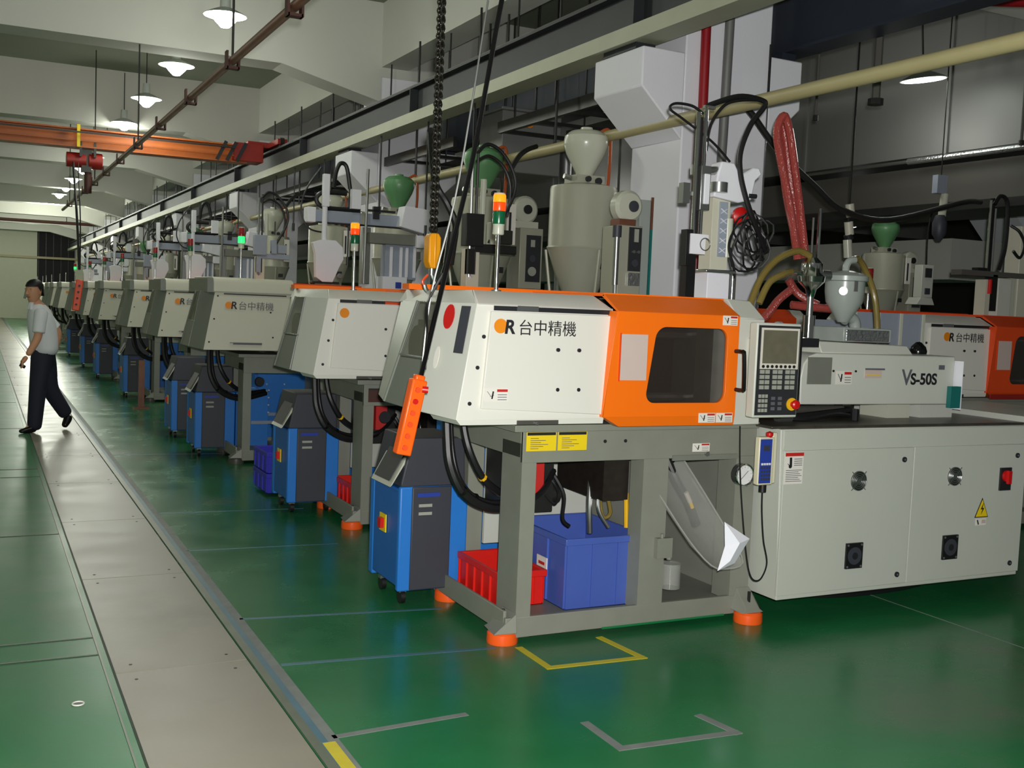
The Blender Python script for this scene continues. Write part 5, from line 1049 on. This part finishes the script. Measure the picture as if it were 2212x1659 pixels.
for z0, z1, m in ((2.0, 2.14, 'bowl_grey'), (2.14, 2.18, 'ink'), (2.18, 2.28, 'label_yellow' if False else 'cream_enamel'), (2.32, 2.42, 'cream_enamel')): b.cyl((6.2, 6.5, z0), (6.18, 6.5, z1), .035, m, 14)
b.cyl((6.18, 6.5, 2.28), (6.18, 6.5, 4.89), .008, 'dark_steel', 6); b.cyl((6.2, 6.5, 1.58), (6.2, 6.5, 2.0), .012, 'dark_steel', 8); tag(b.build('air_regulator'), 'pale stacked air regulator above the grey hopper', 'regulator')
b = MB((5.3, 5.3, 1.36)); b.box(4.98, 5.62, 5.15, 5.19, 1.20, 1.56, 'tray_grey')
for x in (5.0, 5.2, 5.4, 5.6): b.box(x - .01, x + .01, 5.14, 5.15, 1.20, 1.56, 'bowl_grey')
b.box(5.0, 5.6, 5.19, 5.55, 1.20, 1.22, 'tray_grey'); b.box(5.05, 5.09, 5.3, 5.34, 0, 1.2, 'dark_steel'); b.box(5.5, 5.54, 5.3, 5.34, 0, 1.2, 'dark_steel'); b.box(5.0, 5.02, 5.19, 5.55, 1.2, 1.5, 'tray_grey')
tag(b.build('parts_bin'), 'grey-blue parts bin on legs behind the grey hopper', 'bin')

# ================================================================== TEMPERATURE CONTROLLERS
def controller(label, loc):
    t = thing('temperature_controller', label, 'temperature controller', loc); O = (0, 0, 0)
    # local: x along the face (aisle side), face at x=0 ; y depth
    b = MB(O); b.box(0, .34, .03, .40, .10, .585, 'blue_side'); b.box(-.004, .36, .0, .035, .08, .60, 'blue_sheet'); b.box(-.004, .36, .38, .44, .08, .60, 'blue_sheet'); b.build('housing', t, .008)
    b = MB(O); b.box(.055, .265, -.012, .0, .085, .60, 'charcoal'); b.prism([(-.0, .60), (-.0, .62), (.05, .84), (.33, .84), (.34, .60)], .0, .40, 'charcoal'); b.build('front_cover', t, .006)
    b = MB(O); b.box(.08, .2, -.016, -.012, .55, .57, 'device_blue'); b.box(.09, .16, -.016, -.012, .50, .515, 'button_grey'); b.box(.09, .16, -.016, -.012, .46, .475, 'button_grey'); b.build('badge', t)
    b = MB(O); b.box(-.010, -.004, .18, .27, .34, .43, 'label_yellow'); b.build('switch_plate', t)
    b = MB(O); b.box(-.03, -.010, .20, .245, .36, .41, 'red_plastic'); b.build('power_switch', t)
    b = MB(O); b.hexa([(-.05, .02, .60), (-.05, .30, .60), (-.04, .30, .61), (-.04, .02, .61), (.06, .02, .80), (.06, .30, .80), (.07, .30, .79), (.07, .02, .79)], 'bowl_grey'); b.hexa([(-.046, .05, .625), (-.046, .27, .625), (-.04, .27, .63), (-.04, .05, .63), (.046, .05, .79), (.046, .27, .79), (.052, .27, .785), (.052, .05, .785)], 'panel_black'); b.build('control_display', t)
    for x, y in ((.05, .08), (.30, .08), (.05, .36), (.30, .36)):
        b = MB(O); b.cyl((x - .012, y, .035), (x + .012, y, .035), .035, 'black_rubber', 14); b.box(x - .018, x + .018, y - .02, y + .02, .06, .10, 'steel'); b.build('caster', t)
    return t
c1 = controller('nearest bright blue and charcoal mould temperature controller on casters', (1.855, 4.86, 0))
cl = ['second blue and charcoal temperature controller beside second machine', 'third blue and charcoal temperature controller beside third machine', 'fourth blue temperature controller beside fourth machine', 'fifth blue temperature controller further along the row', 'sixth blue temperature controller further along the row', 'seventh blue temperature controller, small in distance', 'eighth blue temperature controller, barely visible in distance']
for i, (x, y) in enumerate(((1.93, 7.25), (1.80, 10.05), (1.80, 11.4), (1.85, 15.9), (1.8, 19.3), (1.8, 22.1), (1.8, 25.6))):
    copy_tree(c1, (x, y, 0), cl[i])
c1b = MB((0, 0, 0))
# blue tall cabinets between machines (chillers)
def chiller(label, loc, h=.86, w=.46):
    t = thing('chiller_unit', label, 'chiller', loc); O = (0, 0, 0)
    b = MB(O); b.box(0, w, 0, .6, .06, h, 'blue_sheet'); b.box(-.004, .03, -.005, .0, .06, h, 'blue_side'); b.build('housing', t, .01)
    b = MB(O)
    for k in range(4): b.cyl((.12, -.004, .62 - k * .07), (.12, 0, .62 - k * .07), .011, 'tray_grey', 10); b.cyl((.30, -.004, .62 - k * .07), (.30, 0, .62 - k * .07), .008, 'label_pink', 10)
    b.box(.14, .34, -.004, 0, .30, .33, 'tray_grey'); b.build('indicator', t)
    b = MB(O)
    for x, y in ((.06, .08), (w - .06, .08), (.06, .5), (w - .06, .5)): b.cyl((x - .012, y, .03), (x + .012, y, .03), .03, 'black_rubber', 12)
    b.build('caster', t); return t
k1 = chiller('bright blue chiller cabinet behind legs of nearest machine', (2.40, 5.15, 0), .90, .70)
for (x, y, lab) in ((2.55, 7.85, 'blue chiller cabinet behind legs of second machine'), (2.5, 10.75, 'blue chiller cabinet behind legs of third machine'), (2.5, 13.4, 'blue chiller cabinet behind legs of fourth machine'), (2.4, 16.4, 'blue chiller cabinet behind legs of fifth machine')):
    copy_tree(k1, (x, y, 0), lab)

k2 = chiller('narrow blue chiller cabinet with pale buttons right beside third controller', (2.17, 10.05, 0), .60, .30)
# ================================================================== CRATES
def crate(label, x0, x1, y0, y1, z0, z1, m, ribs=4, name='storage_crate', wall=.008, tagc=True, flare=.012):
    t = thing(name, label, 'crate', (x0, y0, z0)); O = (x0, y0, z0)
    b = MB(O); b.box(x0, x1, y0, y1, z0, z0 + wall, m)
    b.box(x0, x1, y0, y0 + wall, z0, z1, m); b.box(x0, x1, y1 - wall, y1, z0, z1, m); b.box(x0, x0 + wall, y0, y1, z0, z1, m); b.box(x1 - wall, x1, y0, y1, z0, z1, m); b.build('body', t, .003)
    b = MB(O); f = flare
    b.frame([(x0 - f, y0 - f, z1 - .03), (x1 + f, y0 - f, z1 - .03), (x1 + f, y1 + f, z1 - .03), (x0 - f, y1 + f, z1 - .03)], [(x0, y0, z1 - .03), (x1, y0, z1 - .03), (x1, y1, z1 - .03), (x0, y1, z1 - .03)], (0, 0, .032), m); b.build('rim', t, .003)
    for i in range(ribs + 1):
        yy = y0 + (y1 - y0) * i / ribs; b = MB(O); b.box(x0 - .010, x0, max(y0, yy - .006), min(y1, yy + .006), z0 + .01, z1 - .03, m); b.build('rib', t)
        xx = x0 + (x1 - x0) * i / ribs; b = MB(O); b.box(max(x0, xx - .005), min(x1, xx + .005), y0 - .007, y0, z0 + .01, z1 - .03, m); b.build('rib', t)
    return t
bc = crate('large blue plastic storage crate on shelf of nearest machine', 2.455, 2.875, 4.26, 4.80, .098, .435, 'crate_blue', 3)
b = MB((2.455, 4.26, .098)); b.box(2.438, 2.443, 4.42, 4.52, .25, .31, 'label_white'); b.box(2.437, 2.438, 4.44, 4.5, .27, .285, 'ink_red'); b.build('label', bc)
crate('red plastic crate at left on shelf of nearest machine', 2.175, 2.41, 4.39, 4.84, .098, .265, 'crate_red', 5)
crate('red plastic crate on shelf of second machine', 2.29, 2.64, 6.84, 7.3, .098, .25, 'crate_red', 5)
crate('lower violet blue crate of the stack beside second machine', 1.96, 2.2, 7.95, 8.35, .02, .17, 'crate_violet', 3)
crate('upper violet blue crate of the stack beside second machine', 1.96, 2.2, 7.95, 8.35, .172, .33, 'crate_violet', 3)
crate('blue crate between third and fourth machines', 2.2, 2.5, 13.4, 13.8, .10, .35, 'crate_violet', 3)
# extra far clutter: barrel shaped hoppers seen by row, an orange stand
t = thing('tool_stand', 'thin orange post stand among the far machines', 'stand', (1.88, 14.4, 0)); O = (1.88, 14.4, 0)
b = MB(O); b.box(1.86, 1.93, 14.38, 14.44, .02, .62, 'rust_pipe'); b.build('post', t); b = MB(O); b.box(1.80, 1.99, 14.33, 14.5, 0, .02, 'rust_pipe'); b.build('base', t)

# ================================================================== PERSON
def skinned(name, verts, edges, radii, m, parent, root=0, sub=2, O=(0, 0, 0)):
    me = bpy.data.meshes.new(name); me.from_pydata([tuple(Vector(v) - Vector(O)) for v in verts], edges, []); me.materials.append(MATS[m])
    o = bpy.data.objects.new(name, me); COL.objects.link(o); o.parent = parent
    sk = o.modifiers.new('skin', 'SKIN'); sk.use_smooth_shade = True
    for i, sv in enumerate(me.skin_vertices[0].data):
        r = radii[i]; sv.radius = r if isinstance(r, tuple) else (r, r); sv.use_root = (i == root)
    ss = o.modifiers.new('sub', 'SUBSURF'); ss.levels = sub; ss.render_levels = sub
    return o
PX, PY = 0.60, 12.15
pt = thing('person', 'man walking left in white short-sleeved shirt and dark trousers', 'person', (PX, PY, 0)); PO = (PX, PY, 0)
# skeleton, world coordinates; he walks toward -X and a little toward the camera
pel = (.63, 12.2, .80); chest = (.60, 12.18, 1.14); neck = (.555, 12.16, 1.33)
hipL = (.60, 12.11, .76); kneeL = (.565, 12.07, .42); ankL = (.515, 12.05, .09)     # front leg, near camera side
hipR = (.66, 12.29, .76); kneeR = (.69, 12.31, .43); ankR = (.855, 12.36, .15)
shL = (.585, 12.03, 1.24); elL = (.56, 11.98, .98); wrL = (.46, 11.93, .80)
shR = (.645, 12.33, 1.24); elR = (.78, 12.38, 1.02); wrR = (.74, 12.40, .80)
headc = (.525, 12.13, 1.455)
Vv = [pel, (.62, 12.19, .97), chest, (.57, 12.17, 1.27), neck, (.53, 12.15, 1.40), shL, elL, wrL, shR, elR, wrR, hipL, kneeL, ankL, hipR, kneeR, ankR, (.44, 12.02, .03), (.90, 12.35, .06)]
Ed = [(0, 1), (1, 2), (2, 3), (3, 4), (4, 5), (3, 6), (6, 7), (7, 8), (3, 9), (9, 10), (10, 11), (0, 12), (12, 13), (13, 14), (0, 15), (15, 16), (16, 17), (14, 18), (17, 19)]
Rr = [.085, .07, .085, .07, .052, .05, .045, .044, .032, .045, .044, .032, .078, .052, .026, .078, .052, .026, .015, .015]
body = skinned('body', Vv, Ed, Rr, 'skin', pt, O=PO)
# head: shaped lathe-like ellipsoid with face
def head():
    b = MB(PO); yaw = math.radians(-150)   # faces -X, slightly to the camera
    fx = Vector((-.74, -.67, -.06)).normalized(); rt = fx.cross(Vector((0, 0, 1))).normalized(); up = rt.cross(fx)
    c = V(headc)
    def P(f, r, u): return c + fx * f + rt * r + up * u
    rings = [(-.108, .030, .030, .020), (-.095, .045, .045, .018), (-.065, .065, .056, .008), (-.03, .080, .064, .0), (.0, .086, .069, .0), (.035, .088, .071, -.004), (.07, .078, .064, -.008), (.10, .050, .044, -.010), (.115, .015, .015, -.01)]
    n = 20; vs = []; fs = []
    for u, a, w, off in rings:
        for j in range(n):
            t_ = 2 * math.pi * j / n; vs.append(P(math.cos(t_) * a + off, math.sin(t_) * w, u))
    for i in range(len(rings) - 1):
        for j in range(n): a = i * n + j; bq = i * n + (j + 1) % n; fs.append((a, bq, bq + n, a + n))
    fs.append(tuple(range(n))[::-1]); fs.append(tuple(range((len(rings) - 1) * n, len(rings) * n))); b.add(vs, fs, 'skin')
    b.add([P(.075, -.014, -.028), P(.075, .014, -.028), P(.085, 0, .022), P(.112, 0, -.022), P(.082, 0, -.036)], [(0, 3, 2), (1, 2, 3), (0, 4, 3), (1, 3, 4)], 'skin')
    for s_ in (-1, 1):
        b.add([P(-.012, s_ * .070, -.025), P(.008, s_ * .071, -.02), P(.012, s_ * .073, .022), P(-.015, s_ * .078, .028), P(-.022, s_ * .08, 0)], [(0, 1, 2), (0, 2, 3), (0, 3, 4)], 'skin')
        b.obox(P(.0715, s_ * .030, .010), (.016, .004, .007), (0, 0, math.atan2(fx.y, fx.x) + math.pi / 2), 'eye_dark'); b.obox(P(.076, s_ * .030, .028), (.03, .004, .005), (0, 0, math.atan2(fx.y, fx.x) + math.pi / 2), 'hair')
    b.obox(P(.078, 0, -.055), (.036, .006, .008), (0, 0, math.atan2(fx.y, fx.x) + math.pi / 2), 'skin_lip'); b.build('head', pt)
    # hair cap
    b = MB(PO); vs = []; fs = []; R_ = [(-.05, 1.0), (-.01, 1.0), (.03, 1.0), (.065, .98), (.095, .82), (.118, .5), (.128, .12)]
    for u, k in R_:
        for j in range(n):
            t_ = 2 * math.pi * j / n; cc = math.cos(t_); sn = math.sin(t_)
            ue = max(u, .052) if cc > .15 else (max(u, .0) if cc > -.35 else u)
            vs.append(P(cc * .098 * k - .012, sn * .078 * k, ue))
    for i in range(len(R_) - 1):
        for j in range(n): a = i * n + j; bq = i * n + (j + 1) % n; fs.append((a, bq, bq + n, a + n))
    fs.append(tuple(range((len(R_) - 1) * n, len(R_) * n))); b.add(vs, fs, 'hair')
    b.build('hair', pt, recalc=False)
head()
# hands: palm + five bent fingers each
def hand(w, d, side, nm='hand'):
    w = V(w); d = V(d).normalized(); s1 = d.cross(V((0, 1, 0))).normalized(); nn = d.cross(s1)
    L9 = 1.25; vs = [w, w + d * .045, w + d * .08]; ed = [(0, 1), (1, 2)]; rd = [.028, (.036, .020), (.038, .018)]
    for i, (o, L_) in enumerate(((-.026, .060), (-.009, .068), (.009, .064), (.025, .05))):
        k = len(vs); vs += [w + d * .082 + nn * o, w + d * (.082 + L_ * .5) + nn * o * 1.1 + s1 * .01, w + d * (.082 + L_ * .8) + nn * o * 1.1 + s1 * .032]; ed += [(2, k), (k, k + 1), (k + 1, k + 2)]; rd += [.0115, .011, .009]
    k = len(vs); vs += [w + d * .035 - nn * .034, w + d * .07 - nn * .05 + s1 * .012, w + d * .095 - nn * .045 + s1 * .024]; ed += [(1, k), (k, k + 1), (k + 1, k + 2)]; rd += [.012, .010, .009]
    return skinned(nm, vs, ed, rd, 'skin', pt, 0, 1, PO)
hand(wrL, (-.55, -.25, -.75), 1); hand(wrR, (-.2, .05, -1), -1)
# shirt (short sleeves), trousers, belt line, shoes
b = MB(PO); rr = [(.79, .635, .128, .158), (.86, .632, .138, .164), (.98, .622, .140, .168), (1.10, .606, .146, .182), (1.20, .592, .132, .188), (1.27, .580, .108, .160), (1.315, .567, .078, .10), (1.34, .56, .060, .064)]
n_ = 24; vs = []; fs = []
for z, cx, rx, ry in rr:
    for j in range(n_):
        a = 2 * math.pi * j / n_; k = 1 + .02 * math.sin(5 * a + z * 30); vs.append((cx + rx * k * math.cos(a), 12.18 + ry * k * math.sin(a), z))
for i in range(len(rr) - 1):
    for j in range(n_): q = i * n_ + j; w_ = i * n_ + (j + 1) % n_; fs.append((q, w_, w_ + n_, q + n_))
fs.append(tuple(range(n_))[::-1]); fs.append(tuple(range((len(rr) - 1) * n_, len(rr) * n_))); b.add(vs, fs, 'shirt')
b.tube([(.59, 12.06, 1.245), (.585, 12.02, 1.20), (.575, 12.0, 1.12), (.565, 11.985, 1.03)], .07, 'shirt', 14, 4, True, (.072, .063)); b.tube([(.63, 12.29, 1.24), (.65, 12.335, 1.20), (.70, 12.355, 1.13), (.755, 12.37, 1.07)], .07, 'shirt', 14, 4, True, (.074, .06))
sh = b.build('shirt', pt, sharp=60); mo = sh.modifiers.new('sub', 'SUBSURF'); mo.levels = 1; mo.render_levels = 1
b = MB(PO); b.tube([(.51, 12.12, 1.345), (.50, 12.09, 1.31), (.50, 12.09, 1.27)], .02, 'shirt', 8, 2); b.tube([(.50, 12.17, 1.34), (.485, 12.17, 1.30), (.48, 12.17, 1.27)], .018, 'shirt', 8, 2); b.build('collar', pt)
tv = [(.632, 12.20, .93), pel, hipL, kneeL, (.54, 12.055, .10), (.535, 12.05, .015), hipR, kneeR, (.84, 12.355, .19), (.875, 12.365, .13)]
skinned('trousers', tv, [(0, 1), (1, 2), (2, 3), (3, 4), (4, 5), (1, 6), (6, 7), (7, 8), (8, 9)], [(.108, .125), .125, .112, .09, .078, .074, .112, .092, .078, .074], 'trousers', pt, 1, 2, PO)
b = MB(PO); b.box(0, 0, 0, 0, 0, 0, 'ink') if False else None
skinned('shoe', [(.555, 12.06, .05), (.50, 12.03, .035), (.43, 11.99, .026), (.39, 11.97, .022)], [(0, 1), (1, 2), (2, 3)], [(.048, .048), (.046, .040), (.042, .028), (.028, .02)], 'shoe', pt, 0, 2, PO)
skinned('shoe', [(.885, 12.37, .15), (.88, 12.36, .10), (.85, 12.33, .045), (.835, 12.31, .026)], [(0, 1), (1, 2), (2, 3)], [(.05, .05), (.048, .046), (.040, .036), (.028, .026)], 'shoe', pt, 0, 2, PO)
b = MB(PO); b.obox((.405, 11.9, .70), (.05, .02, .035), (0, .4, .5), 'ink'); 
b = MB((.41, 11.9, .69)); b.obox((.415, 11.90, .70), (.06, .022, .03), (0, .5, .5), 'ink'); tag(b.build('mobile_phone', None, .003), 'small dark phone held in the walking man\'s hand', 'phone')
